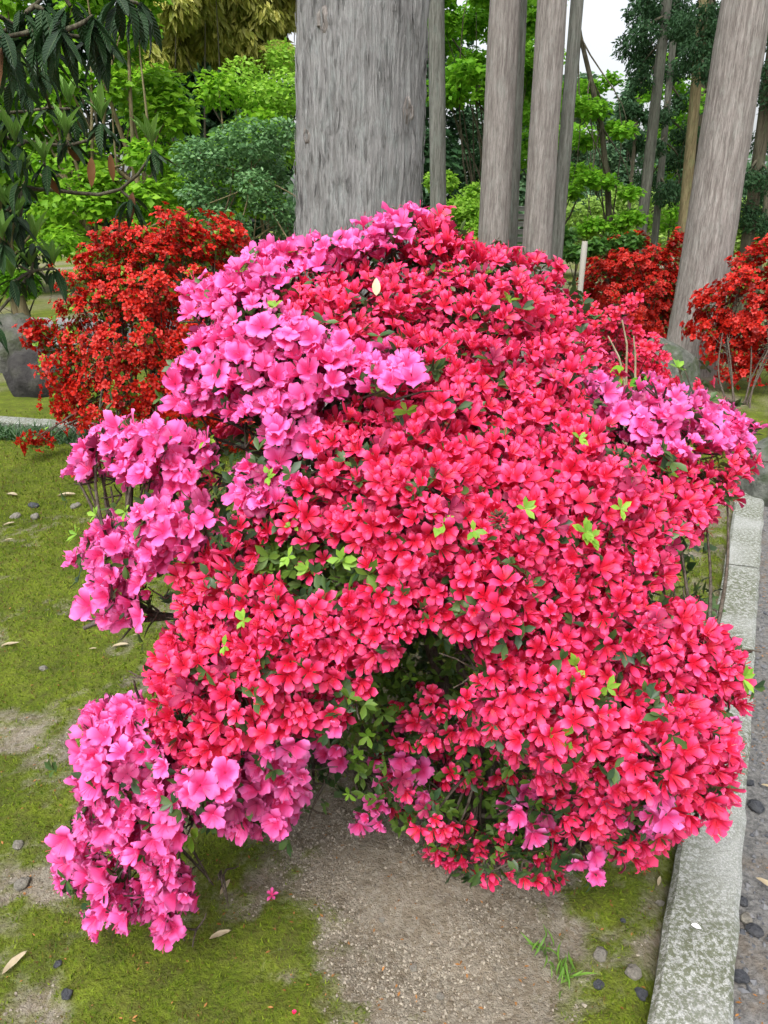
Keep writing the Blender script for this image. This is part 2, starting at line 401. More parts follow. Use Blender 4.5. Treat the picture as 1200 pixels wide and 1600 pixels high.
def leaf2(w=.35):
    return np.array([[0, 0, 0], [w, .5, .06], [0, 1, -.1], [-w, .5, .06]], float), np.array([[0, 1, 2], [0, 2, 3]]), np.zeros((4, 3))
def stone(n=1, flat=.7):
    V = np.array([[1, 0, 0], [-1, 0, 0], [0, 1, 0], [0, -1, 0], [0, 0, 1], [0, 0, -1]], float)
    F = [[0, 2, 4], [2, 1, 4], [1, 3, 4], [3, 0, 4], [2, 0, 5], [1, 2, 5], [3, 1, 5], [0, 3, 5]]
    for _ in range(n):
        V = list(map(tuple, V)); c = {}; G = []
        def md(a, b):
            k = (min(a, b), max(a, b))
            if k not in c:
                p = np.array(V[a]) + np.array(V[b]); V.append(tuple(p / np.linalg.norm(p))); c[k] = len(V) - 1
            return c[k]
        for a, b, d in F:
            e, f, g = md(a, b), md(b, d), md(d, a); G += [[a, e, g], [e, b, f], [g, f, d], [e, f, g]]
        F = G; V = np.array(V)
    V = V * (1 + (vnoise(V * 1.6 + rng.random(3) * 50, 3)[:, None] - .5) * .7)
    return V * np.array([1, .8, flat]), np.array(F), np.zeros((len(V), 3))
FL_RED = [flower(1, .74 + .12 * rng.random(), .08, .6, (4, 3), 4, .26, 1, [0, 0, 0, .1, .2, .3, 0, .1, .6, .0][k], [.03, .04, .05, .03, .04, .03, .05, .03, .04, .04][k]) for k in range(10)]
FL_PINK = [flower(1, 1.08 + .15 * rng.random(), .15, .5, (5, 3), 3, .2, 1, [0, .1, 0, .25, 0, .15, .5, 0, 0, .1][k], .11) for k in range(10)]
FL_MID = [flower(1, .86, .04, .45, (3, 1), 0) for _ in range(6)]
FL_LOW = [flower(1, 1.0, .04, .4, (2, 1), 0) for _ in range(5)]
LEAF4 = [leaf4(.3, .08, .1), leaf4(.26, .1, .2), leaf4(.33, .05, .0)]
LEAF2 = [leaf2(.33), leaf2(.27)]
LEAFAZ = [leafN(3, .23, .05, .2, 0, .58), leafN(3, .2, .06, .05, 0, .6)]

# ------------------------------------------------------------------ ground, paths, kerbs
def lines(lo, hi, step, far, g=1.14):
    c = list(np.arange(lo, hi + 1e-6, step)); s = step
    while c[-1] < far: s = min(s * g, 8); c.append(c[-1] + s)
    s = step
    while c[0] > -far: s = min(s * g, 8); c.insert(0, c[0] - s)
    return np.array(c)
gx = lines(-2.0, 2.2, .02, 160); gy = lines(.7, 4.6, .02, 160)
gy = gy[gy > -12]
GX, GY = np.meshgrid(gx, gy, indexing='ij'); gp = np.stack([GX.ravel(), GY.ravel(), np.zeros(GX.size)], 1)
K0, K1 = gnd(1012, 1600, .04), gnd(1152, 762, .04)             # left edge of the granite kerb
kd = norm(K1 - K0); kn = np.array([kd[1], -kd[0], 0])
def side(P): return (P[:, 0] - K0[0]) * kn[0] + (P[:, 1] - K0[1]) * kn[1]      # >0: path side of the kerb's left edge
MOSS = [(1, 60, 720, .8), (.6, 60, 640, .8), (1, 120, 760, .8), (1, 60, 900, .35), (1, 100, 1010, .22), (1, 450, 1470, .14), (1, 400, 1570, .16), (1, 330, 1350, .12), (1.2, 960, 1430, .10), (1.2, 985, 1570, .11), (1, 880, 1500, .07),
        (1, 150, 1500, .13), (1, 220, 1560, .14), (1, 30, 1300, .14), (1, 40, 1440, .08), (1, 1090, 900, .25), (1, 1150, 680, .9), (-1.3, 700, 1380, .26), (-1.5, 720, 1580, .16), (-1, 560, 1330, .16), (-1, 800, 1450, .15), (-.5, 110, 1180, .10), (-.5, 170, 1290, .08), (-1.2, 60, 1575, .07),
        (-1, 330, 980, .10), (-1, 90, 800, .10), (-1, 60, 1370, .05), (-1.2, 420, 1390, .09), (-1, 440, 1270, .15), (1, 300, 840, .5), (1, 30, 1060, .2), (1, 200, 660, 1.2)]
def moss_at(P):
    v = .5 * (fbm(P * 2.1 + 5, 4, 11) - .5) + .9 * (fbm(P * 7 + 9, 4, 21) - .5) + .7 * (fbm(P * 30 + 3, 2, 31) - .5) + .05 + .10 * np.clip(-P[:, 0] - .3, 0, 1)
    for s, px, py, r in MOSS:
        c = gnd(px, py); d2 = ((P[:, 0] - c[0]) ** 2 + (P[:, 1] - c[1]) ** 2) / r ** 2
        v = v + s * .30 * np.exp(-d2)
    return np.clip(v * 1.15 + .47, 0, 1)
def ground_z(P):
    s = side(P); near = np.exp(-((P[:, 0] / 6) ** 2 + (P[:, 1] / 9) ** 2))
    z = .035 * (fbm(P * 1.3, 3, 5) - .5) * near + .016 * (fbm(P * 14, 3, 6) - .5) * near
    m = moss_at(P); z = z + .018 * (m - .5) * near
    b = gnd(700, 1330); z = z + .035 * np.exp(-((P[:, 0] - b[0]) ** 2 + (P[:, 1] - b[1]) ** 2) / .05) * (.4 + fbm(P * 17, 3, 8))
    flat = np.clip((s + .03) / .03, 0, 1)
    return z * (1 - flat) - .02 * flat
gp[:, 2] = ground_z(gp)
ny = len(gy); i, j = np.meshgrid(np.arange(len(gx) - 1), np.arange(ny - 1), indexing='ij')
GF = np.stack([i * ny + j, (i + 1) * ny + j, (i + 1) * ny + j + 1, i * ny + j + 1], -1).reshape(-1, 4)
gm, N, L = newmat('mossy_soil')
at_ = N.new('ShaderNodeAttribute'); at_.attribute_name = 'fl'; sp_ = N.new('ShaderNodeSeparateColor'); L.new(at_.outputs['Color'], sp_.inputs[0])
tc = N.new('ShaderNodeTexCoord')
n1 = nd(N, 'ShaderNodeTexNoise', Scale=5, Detail=6, Roughness=.7); L.new(tc.outputs['Object'], n1.inputs['Vector'])
n2 = nd(N, 'ShaderNodeTexNoise', Scale=90, Detail=4, Roughness=.7); L.new(tc.outputs['Object'], n2.inputs['Vector'])
vo = nd(N, 'ShaderNodeTexVoronoi', Scale=75); L.new(tc.outputs['Object'], vo.inputs['Vector'])
soil = mixc(N, L, ramp(N, L, n1.outputs[0], [(.35, 0), (.65, 1)]), (.135, .112, .080), (.245, .21, .158))
vc = ramp(N, L, vo.outputs['Color'], [(.25, 0), (.9, .55)]); soil = mixc(N, L, vc, soil, (.31, .29, .24))
soil = mixc(N, L, ramp(N, L, n2.outputs[0], [(.45, 0), (.75, .6)]), soil, (.12, .095, .065))
mo = mixc(N, L, ramp(N, L, n1.outputs[0], [(.38, 0), (.62, 1)]), (.08, .122, .010), (.165, .215, .020))
n5 = nd(N, 'ShaderNodeTexNoise', Scale=17, Detail=6, Roughness=.75); L.new(tc.outputs['Object'], n5.inputs['Vector'])
mo = mixc(N, L, ramp(N, L, n5.outputs[0], [(.46, 0), (.64, .6)]), mo, (.085, .075, .03))
mo = mixc(N, L, ramp(N, L, n2.outputs[0], [(.4, 0), (.7, .7)]), mo, (.065, .062, .02))
mf = nd(N, 'ShaderNodeMath', operation='ADD'); L.new(sp_.outputs[0], mf.inputs[0])
mm = nd(N, 'ShaderNodeMath', operation='MULTIPLY_ADD'); L.new(n2.outputs[0], mm.inputs[0]); mm.inputs[1].default_value = .7; mm.inputs[2].default_value = -.35; L.new(mm.outputs[0], mf.inputs[1])
gc = mixc(N, L, ramp(N, L, mf.outputs[0], [(.28, 0), (.72, 1)]), soil, mo)
hb = nd(N, 'ShaderNodeMath', operation='MULTIPLY_ADD'); L.new(n5.outputs[0], hb.inputs[0]); hb.inputs[1].default_value = 2.2; L.new(n2.outputs[0], hb.inputs[2])
finish(gm, N, L, gc, .95, .1, bump=hb.outputs[0], bstr=.9, bdist=.014)
link('ground', mesh_np('ground', gp, GF, np.c_[moss_at(gp), np.zeros((len(gp), 2))], True, gm), kind='structure')

def quad_strip(name, pts, z, mat, kind='structure', sub=1):
    V = [(p[0], p[1], z) for p in pts]; return link(name, mesh_np(name, np.array(V), np.array([[0, 1, 2, 3]]), None, False, mat), kind=kind)
pm, N, L = newmat('dark_grit_path'); tc = N.new('ShaderNodeTexCoord')
n1 = nd(N, 'ShaderNodeTexNoise', Scale=4, Detail=6, Roughness=.7); L.new(tc.outputs['Object'], n1.inputs['Vector'])
n2 = nd(N, 'ShaderNodeTexNoise', Scale=70, Detail=5, Roughness=.75); L.new(tc.outputs['Object'], n2.inputs['Vector'])
c = mixc(N, L, ramp(N, L, n2.outputs[0], [(.35, 0), (.68, 1)]), (.08, .08, .08), (.24, .235, .225))
c = mixc(N, L, ramp(N, L, n1.outputs[0], [(.5, 0), (.66, .4)]), c, (.17, .12, .07))
finish(pm, N, L, c, .9, .15, bump=n2.outputs[0], bstr=1, bdist=.012)
A0 = K0 - kd * 3 + kn * .15; A1 = K1 + kd * 3.2 + kn * .15
quad_strip('gravel_path', [A0, A0 + kn * 3, A1 + kn * 3, A1], -.004, pm)
grey = plain_mat('grey_road', (.20, .20, .20), (.30, .30, .295), 3, .9)
quad_strip('far_path', [(-26, 11.2, 0), (-2.2, 9.0, 0), (-2.2, 12.2, 0), (-26, 15.5, 0)], .03, grey)

gr, N, L = newmat('granite'); tc = N.new('ShaderNodeTexCoord')
n1 = nd(N, 'ShaderNodeTexNoise', Scale=240, Detail=3, Roughness=.8); L.new(tc.outputs['Object'], n1.inputs['Vector'])
n2 = nd(N, 'ShaderNodeTexNoise', Scale=75, Detail=6, Roughness=.8); L.new(tc.outputs['Object'], n2.inputs['Vector'])
n3 = nd(N, 'ShaderNodeTexNoise', Scale=2.6, Detail=3); L.new(tc.outputs['Object'], n3.inputs['Vector'])
c = mixc(N, L, ramp(N, L, n1.outputs[0], [(.38, 0), (.62, 1)]), (.19, .20, .19), (.40, .41, .39))
al = nd(N, 'ShaderNodeMath', operation='MULTIPLY'); L.new(ramp(N, L, n2.outputs[0], [(.44, 0), (.53, 1)]), al.inputs[0]); L.new(ramp(N, L, n3.outputs[0], [(.34, .2), (.56, .95)]), al.inputs[1])
c = mixc(N, L, al.outputs[0], c, (.095, .105, .065))
finish(gr, N, L, c, .85, .2, bump=n2.outputs[0], bstr=.4, bdist=.006)
def bar_stone(name, p, q, nrm, w, h, parent, mat, jit=.007, zb=-.16):
    """rough-hewn block from p to q, its width along nrm"""
    nl, nw = max(4, int(np.linalg.norm(q - p) / .05)), 6; V, F = [], []
    d = (q - p); prof = [(0, zb), (0, h - .012), (.012, h), (w * .33, h), (w * .66, h), (w - .012, h), (w, h - .012), (w, zb)]
    for a in range(nl + 1):
        for (u, z) in prof:
            P_ = p + d * a / nl + nrm * u; V.append([P_[0], P_[1], z])
    V = np.array(V); k = len(prof)
    V = V + (np.stack([fbm(V * 19 + s * 9, 2, s) for s in (1, 2, 3)], 1) - .5) * jit * 2
    for a in range(nl):
        for b in range(k - 1): F.append([a * k + b, a * k + b + 1, (a + 1) * k + b + 1, (a + 1) * k + b])
    o = nl * k
    F += [[0, 7, 6, 1], [1, 6, 5, 2], [2, 5, 4, 3], [o + 7, o, o + 1, o + 6], [o + 6, o + 1, o + 2, o + 5], [o + 5, o + 2, o + 3, o + 4]]
    return link(name, mesh_np(name, V, np.array(F), None, False, mat), parent)
kb = link('kerb', None, kind='structure'); kb.empty_display_size = .1
KL = float(np.linalg.norm((K1 - K0)[:2]))
cuts = [-1.2, -.15 , float(np.linalg.norm((gnd(1108, 1052, .04) - K0)[:2])), float(np.linalg.norm((gnd(1140, 880, .04) - K0)[:2])), KL]
for a, b in zip(cuts[:-1], cuts[1:]):
    bar_stone('kerb_stone', (K0 + kd * (a + .005)) * [1, 1, 0], (K0 + kd * (b - .005)) * [1, 1, 0], kn + rng.normal() * .0, .15 + rng.normal() * .002, .04 + rng.normal() * .003, kb, gr)
B0, B1 = gnd(-260, 640, .06), gnd(395, 690, .06); bd = norm(B1 - B0); bn = np.array([-bd[1], bd[0], 0])
kb2 = link('far_kerb', None, kind='structure'); kb2.empty_display_size = .1
BL = float(np.linalg.norm(B1 - B0)); ncut = 5
for q in range(ncut):
    bar_stone('kerb_stone', (B0 + bd * (BL * q / ncut + .004)) * [1, 1, 0], (B0 + bd * (BL * (q + 1) / ncut - .004)) * [1, 1, 0], bn, .16, .07, kb2, gr)

# ------------------------------------------------------------------ big trunks
def fibres(amp, kh=9.0):
    def f(Q, s):
        q = Q * np.array([kh, kh, 1.0]); w = (fbm(Q * np.array([1.2, 1.2, .8]), 2, s + 5) - .5) * 2.0
        a = np.abs(fbm(q + w[:, None] * np.array([1, 1, 0]), 3, s) - .5) * 2
        b = vnoise(Q * np.array([kh * 3, kh * 3, 3.0]), s + 9)
        return amp * (a * 1.3 + .35 * b - .5)
    return f
def trunk_obj(name, parent, pts, rad, n, m, mat, rough=.05, fine=.03, seed=0, kz=2.6, ka=1.5, flare=None):
    pts = np.asarray(pts, float); t = np.linspace(0, 1, len(pts)); tt = np.r_[np.linspace(0, .37, int(m * .85), endpoint=False), np.linspace(.37, 1, m - int(m * .85))]
    P = np.stack([np.interp(tt, t, pts[:, k]) for k in range(3)], 1); r = np.interp(tt, t, rad)
    if flare: r = r * (1 + flare[0] * np.exp(-(P[:, 2] - P[0, 2]) / flare[1]))
    V, F = tube(P, r, n, rough, seed, kz, ka, fibres(fine) if fine else None)
    return link(name, mesh_np(name, V - np.array(parent.location), F, None, True, mat), parent)
def cedar(label, foot, top, Y, wpx, mat, seed, n=72, m=140, H=11.0, fine=.03, flare=(.25, .35), group='straight cedar trunks', taper=.55, yl=None, name='cedar_tree'):
    """foot, top: two pixels on the trunk's axis"""
    p, q = at(*foot, Y), at(*top, yl or Y); d = (q - p) / (q[2] - p[2])
    base = p - d * p[2]; base[2] = -.05
    r = wpx * .5 * proj(p)[2][0] / FPX
    t = thing(name, label, 'tree', base, group)
    trunk_obj('trunk', t, [base, base + d * H], [r * 1.02, r * taper], n, m, mat, .05, fine, seed, flare=flare)
    return t, base, d, r
main, b_main, d_main, r_main = cedar('massive grey cedar trunk with pale lichen, right behind the big azalea bushes', (559, 340), (566, 20), 5.0, 197, M['bark_big'], 3, 380, 330, 9, .05, (.22, .3), None, .75)
# lifting bark strips on the massive trunk
nf = 1500; zz = rng.random(nf) * 3.6 + .1; aa = rng.random(nf) * 6.283
rad_ = r_main * (1.02 + (.75 - 1.02) * (zz / 9)) * (1 + .1 * np.exp(-zz / .5)) * (1.012 + .02 * rng.random(nf))
fp = b_main + d_main * (zz[:, None] + .05) + np.stack([np.cos(aa), np.sin(aa), 0 * aa], 1) * rad_[:, None]
out = np.stack([np.cos(aa), np.sin(aa), 0 * aa], 1)
fr_ = frames_y(np.stack([rng.normal(size=nf) * .06, rng.normal(size=nf) * .06, -np.ones(nf)], 1) - out * (.03 + .03 * rng.random(nf))[:, None], out)
V, F, A = batch([leafN(3, .09, .1, -.05, .02)], fr_, fp, np.stack([.6 * (.04 + .06 * rng.random(nf)) * 1.5, .05 + .13 * rng.random(nf) ** 2, .06 * np.ones(nf)], 1))
link('bark_flakes', mesh_np('bark_flakes', V - b_main, F, A, False, M['bark_big']), main.children[0], kind='stuff')
# knots and bark scars on the massive trunk
for px, py, s in [(500, 22, .032), (474, 205, .03), (641, 165, .034), (545, 117, .012)]:
    c = at(px, py, 4.56); ax = b_main + d_main * (c[2] - b_main[2]); o_ = c - ax; o_[2] = 0; rr = r_main * (1.02 - .03 * (c[2]))
    a = math.asin(max(-1, min(1, o_[0] / rr))); o_ = np.array([math.sin(a), -math.cos(a), 0]); pc = ax + o_ * rr * 1.0
    u = np.cross(o_, [0, 0, 1]); q = np.linspace(0, 6.283, 13)[:-1]; W = [pc + o_ * s * .1]
    for k, (rd, hh) in enumerate([(.45, -.15), (.8, .25), (1.15, .22), (1.7, -.25)]):
        for x in q: W.append(pc + (u * math.cos(x) * .8 + np.array([0, 0, 1]) * math.sin(x) * 1.2) * s * rd * (1 + .3 * rng.normal() * .5) + o_ * s * hh * (1 + rng.normal() * .2))
    F = [[0, 1 + k, 1 + (k + 1) % 12, 1 + (k + 1) % 12] for k in range(12)]
    F = [[0, 1 + k, 1 + (k + 1) % 12] for k in range(12)]
    for rn in range(3):
        for k in range(12):
            a_, b_ = 1 + rn * 12 + k, 1 + rn * 12 + (k + 1) % 12; F += [[a_, a_ + 12, b_ + 12], [a_, b_ + 12, b_]]
    link('knot', mesh_np('knot', np.array(W) - b_main, np.array(F), None, True, M['bark_right']), main.children[0])
cedar('slender smooth grey trunk standing next to the massive cedar', (685, 330), (682, 10), 9.6, 27, M['bark_far'], 5, 40, 90, 11, .012)
cedar('grey brown cedar trunk with a pale flute and small knots', (771, 370), (789, 10), 8.2, 50, M['bark_right'], 6, 90, 150)
cedar('shaded cedar trunk half hidden behind the fluted trunk', (798, 350), (812, 10), 8.8, 24, M['bark_far'], 7, 40, 90)
cedar('pinkish grey cedar trunk in front of the slatted panel', (839, 385), (862, 10), 8.0, 47, M['bark_right'], 8, 90, 150)
cedar('pale grey cedar trunk leaning beside the pinkish grey one', (870, 385), (901, 10), 8.6, 21, M['bark_far'], 9, 60, 120)
cedar('thick cedar trunk with flared foot beside the mossy boulder', (1104, 400), (1165, 10), 8.0, 76, M['bark_right'], 10, 160, 190, 11, .03, (.22, .45), taper=.6)
far_tr = []
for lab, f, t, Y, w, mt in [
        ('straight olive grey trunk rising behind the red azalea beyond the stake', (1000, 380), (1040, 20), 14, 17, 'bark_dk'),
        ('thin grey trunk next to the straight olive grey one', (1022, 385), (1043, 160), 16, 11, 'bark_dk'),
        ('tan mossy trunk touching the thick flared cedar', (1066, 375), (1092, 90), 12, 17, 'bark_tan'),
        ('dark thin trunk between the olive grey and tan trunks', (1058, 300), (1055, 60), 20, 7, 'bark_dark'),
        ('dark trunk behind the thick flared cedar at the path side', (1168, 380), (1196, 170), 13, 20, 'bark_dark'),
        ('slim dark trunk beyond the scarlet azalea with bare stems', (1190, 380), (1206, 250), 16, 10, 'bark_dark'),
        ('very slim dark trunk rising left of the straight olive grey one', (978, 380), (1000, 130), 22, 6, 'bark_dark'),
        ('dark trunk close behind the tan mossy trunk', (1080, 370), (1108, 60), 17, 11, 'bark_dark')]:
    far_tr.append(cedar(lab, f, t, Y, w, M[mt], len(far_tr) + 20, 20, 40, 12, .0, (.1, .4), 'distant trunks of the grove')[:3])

# ------------------------------------------------------------------ foliage helpers
def cloud(cents, rads, n, flat=1.0, shell=.55):
    """points filling a set of blobs, denser toward their skins"""
    cents = np.asarray(cents, float); rads = np.asarray(rads, float); w = rads ** 2; w = w / w.sum()
    k = rng.choice(len(cents), n, p=w); d = norm(rng.normal(size=(n, 3))); r = (shell + (1 - shell) * rng.random(n)) ** .6
    P = cents[k] + d * (rads[k] * r)[:, None] * np.array([1, 1, flat])
    return P, d
def crown(parent, P, d, templ, size, mat, up=.6, hang=.3, var=.35, name='crown'):
    n = len(P); nz = norm(np.c_[d[:, :2] * .5, d[:, 2] * .3 + up] + rng.normal(size=(n, 3)) * .45)
    yd = norm(rng.normal(size=(n, 3)) * [1, 1, .35] + d * .4 - np.array([0, 0, hang]))
    Rm = frames_y(yd, nz); S = size * (1 + (rng.random(n) - .5) * 2 * var)
    V, F, A = batch(templ, Rm, P, S)
    return link(name, mesh_np(name, V - np.array(parent.location), F, A, True, mat), parent)
def leafy(name, label, cat, base, cents, rads, n, size, mat, bark, templ=None, r0=.05, flat=1.0, up=.6, hang=.3, group=None, stems=1, shell=.5, limbs=None):
    base = np.asarray(base, float); t = thing(name, label, cat, base, group); cents = np.asarray(cents, float)
    P, d = cloud(cents, rads, n, flat, shell); ok = P[:, 2] > .02; crown(t, P[ok], d[ok], templ or LEAF4, size, M[mat], up, hang)
    low = cents[:, 2].min(); mid = cents.mean(0)
    forks = []
    for s in range(stems):
        f = base + np.array([rng.normal() * .12 * (stems > 1), rng.normal() * .12 * (stems > 1), -.05])
        e = np.array([mid[0] * .6 + base[0] * .4 + rng.normal() * .2 * stems, mid[1] * .6 + base[1] * .4, max(low, mid[2] * .75)])
        V, F = limb(f, e, r0, r0 * .5, 10, .05, 0, 9); link('trunk', mesh_np('trunk', V - base, F, None, True, M[bark]), t); forks.append((f, e))
    pr = []
    for k, c in enumerate(cents):
        f, e = forks[k % len(forks)]; q = .35 + .6 * rng.random(); pr.append(limb(f + (e - f) * q, c, r0 * .38, r0 * .08, 8, .1, .05, 5))
    LB[0] = M[bark]; add_limbs(t, base, pr)
    return t
def blobs(pix, Y, rpx, yj=.5):
    C, Rr = [], []
    for (px, py) in pix:
        y = Y + rng.normal() * yj; c = at(px, py, y); C.append(c); Rr.append(rpx * proj(c)[2][0] / FPX * (.8 + .4 * rng.random()))
    return np.array(C), np.array(Rr)
def gridpix(x0, x1, y0, y1, s, j=.35):
    return [(x + rng.normal() * s * j, y + rng.normal() * s * j) for x in np.arange(x0, x1 + 1, s) for y in np.arange(y0, y1 + 1, s)]
def add_limbs(t, base, pr):
    if len(pr) <= 12:
        for V, F in pr: link('limb', mesh_np('limb', V - base, F, None, True, LB[0]), t)
    else:
        V, F = join(pr); link('limbs', mesh_np('limbs', V - base, F, None, True, LB[0]), t, kind='stuff')
LB = [None]
def footof(px, Y): c = at(px, 350, Y); return np.array([c[0], Y, 0])

# ------------------------------------------------------------------ left background
for lab, fx, box, Y, n, mt in [
        ('broad-leaved bright green tree with pale trunk behind the scarlet azalea', 172, (40, 270, -60, 330), 9.5, 5600, 'mag'),
        ('broad-leaved bright green tree leaning beside the massive cedar', 330, (260, 440, 150, 340), 11.5, 3400, 'mag'),
        ('broad-leaved green tree half behind the drooping dark-leaved branches', 20, (-140, 70, 40, 400), 10.0, 4200, 'mag')]:
    C, Rr = blobs(gridpix(*box, 62), Y, 40, .5)
    leafy('broadleaf_tree', lab, 'tree', footof(fx, Y), C, Rr, int(n * 1.5), .10, mt, 'bark_tan', [leaf4(.36, .07, .12), leaf4(.4, .04, .2), leaf4(.33, .1, 0)], .075, .7, .9, .25, 'broad-leaved trees behind the scarlet azalea', 2, .2)
C, Rr = blobs(gridpix(405, 465, 110, 230, 38), 12.5, 34)
leafy('lime_shrub', 'lime green feathery shrub touching the massive cedar trunk', 'shrub', footof(430, 12.5), C, Rr, 5000, .075, 'lime', 'bark_tan', None, .03, .8, .7, .2, None, 3, .2)
C, Rr = blobs(gridpix(310, 455, 225, 370, 44), 8.4, 36, .3)
leafy('bluish_shrub', 'bluish green glossy shrub with tan stems beside the massive cedar', 'shrub', footof(400, 8.4), C, Rr, 8000, .055, 'blue', 'bark_tan', None, .035, .75, .9, .2, None, 4, .3)
C, Rr = blobs(gridpix(110, 330, 300, 420, 50), 9.0, 36, .3)
leafy('green_shrub', 'mid green low shrub directly behind the scarlet azalea', 'shrub', footof(210, 9.0), C, Rr, 3600, .09, 'mag', 'bark_dark', None, .025, .7, .9, .2, None, 3, .2)
C, Rr = blobs(gridpix(-60, 50, 425, 455, 32), 10.2, 26, .2)
leafy('green_shrub', 'small fresh green shrub at the far edge of the grey path', 'shrub', footof(0, 10.2), C, Rr, 2600, .09, 'maple', 'bark_dark', None, .015, .7, .8, .1, None, 3, .3)
# bamboo
for kx, (px, lab) in enumerate([(250, 'yellow green bamboo clump with drooping plumes above the bright green tree'), (345, 'golden bamboo clump with drooping plumes left open between the trees'), (430, 'golden bamboo plumes rising beside the massive cedar trunk')]):
    Y = 13.4 + kx * .5; C, Rr = blobs(gridpix(px - 55, px + 50, -80, 95, 36), Y, 30, .6); b0 = footof(px, Y)
    t = thing('bamboo', lab, 'bamboo', b0, 'bamboo clumps behind the garden'); P, d = cloud(C, Rr, 9000, .8, .2)
    n = len(P); yd = norm(np.c_[rng.normal(size=(n, 2)) * .45 + d[:, :2] * .5, -1 + rng.normal(size=n) * .25]); Rm = frames_y(yd, norm(rng.normal(size=(n, 3)) + [0, -.6, .3]))
    V, F, A = batch([leaf2(.13), leaf2(.17)], Rm, P, .19 * (.7 + .6 * rng.random(n))); link('foliage', mesh_np('foliage', V - b0, F, A, True, M['bamboo']), t)
    for c in C[::3]:
        f = b0 + np.array([rng.normal() * .5, rng.normal() * .3, -.05]); V, F = tube(bez(f, f + [0, 0, 2.5], [c[0], c[1], c[2] * .8], c, 14), np.linspace(.022, .006, 14), 7)
        link('culm', mesh_np('culm', V - b0, F, None, True, M['bark_dark']), t)
for k, (x0, x1, y1, Y, lab) in enumerate([(-260, 60, 400, 17.5, 'dark evergreen tree behind the drooping dark-leaved branches'), (90, 270, 400, 18, 'dark evergreen tree filling the shade behind the bright green trees'), (270, 470, 400, 18.5, 'dark evergreen tree below the golden bamboo'),
                                    (560, 760, 330, 22, 'dark evergreen tree seen between the massive cedar and the slender trunk')]):
    C, Rr = blobs(gridpix(x0, x1, 60 if k < 3 else 150, y1, 75), Y, 58, .8)
    leafy('evergreen_tree', lab, 'tree', footof((x0 + x1) / 2, Y), C, Rr, 11000, .2, 'dark', 'bark_dark', LEAF2, .12, .9, .6, .3, 'dark evergreens closing the view', 1, .35)

# ------------------------------------------------------------------ middle and right background
MAPLE = [leaf2(.42), leaf2(.5), leaf4(.38, .05, .15)]
for lab, fx, pix, Y, n in [
        ('fresh green maple tree spreading behind the slender grey trunk', 735, gridpix(690, 850, -60, 215, 46), 13.0, 9500),
        ('fresh green maple tree spreading behind the pinkish grey cedar', 880, gridpix(800, 880, 20, 150, 46) + gridpix(800, 900, 160, 260, 46), 14.5, 4200)]:
    C, Rr = blobs(pix, Y, 38, 1.1)
    leafy('maple_tree', lab, 'tree', footof(fx, Y), C, Rr, int(n * 1.5), .085, 'maple', 'bark_dark', MAPLE, .05, .55, .8, .2, 'maples among the cedars', 1, .05)
C, Rr = blobs(gridpix(712, 750, 290, 385, 30), 10.5, 26, .3)
leafy('fern_shrub', 'light green feathery shrub between the slender trunk and fluted trunk', 'shrub', footof(735, 10.5), C, Rr, 4200, .06, 'lime', 'bark_dark', MAPLE, .02, .6, .9, .2, None, 2, .2)
# leaning maple sapling
ys = 10.8; sp = [at(953, 400, ys), at(953, 377, ys), at(950, 300, ys), at(940, 197, ys), at(922, 120, ys), at(907, 57, ys), at(898, 0, ys)]
b0 = sp[0] * [1, 1, 0]; t = thing('maple_sapling', 'thin dark maple sapling bending over the white stake', 'tree', b0)
pp = np.array([b0] + sp); V, F = tube(pp, np.linspace(.055, .022, len(pp)), 9); link('trunk', mesh_np('trunk', V - b0, F, None, True, M['bark_dark']), t)
C, Rr = blobs([(925, 140), (955, 125), (905, 165), (930, 170), (960, 200), (975, 205), (915, 220), (905, 265), (950, 285), (985, 300), (920, 280), (890, 300), (960, 355), (930, 350), (975, 370), (915, 360), (985, 340)], ys, 19, .5)
P, d = cloud(C, Rr * 1.25, 4800, .5, .05); crown(t, P, d, MAPLE, .062, M['maple'], 1.1, .1)
pr = [limb(pp[min(len(pp) - 1, 1 + k % 6)], c, .012, .003, 7, .1, .03, 5) for k, c in enumerate(C)]; LB[0] = M['bark_dark']; add_limbs(t, b0, pr)
C, Rr = blobs([(885, 370), (900, 395), (930, 385), (960, 380), (985, 378)], 9.5, 20, .4)
leafy('green_shrub', 'dark green low shrub at the foot of the bending sapling', 'shrub', footof(925, 9.5), C, Rr, 2200, .07, 'mid', 'bark_dark', MAPLE, .015, .6, .9, .2, None, 2, .2)
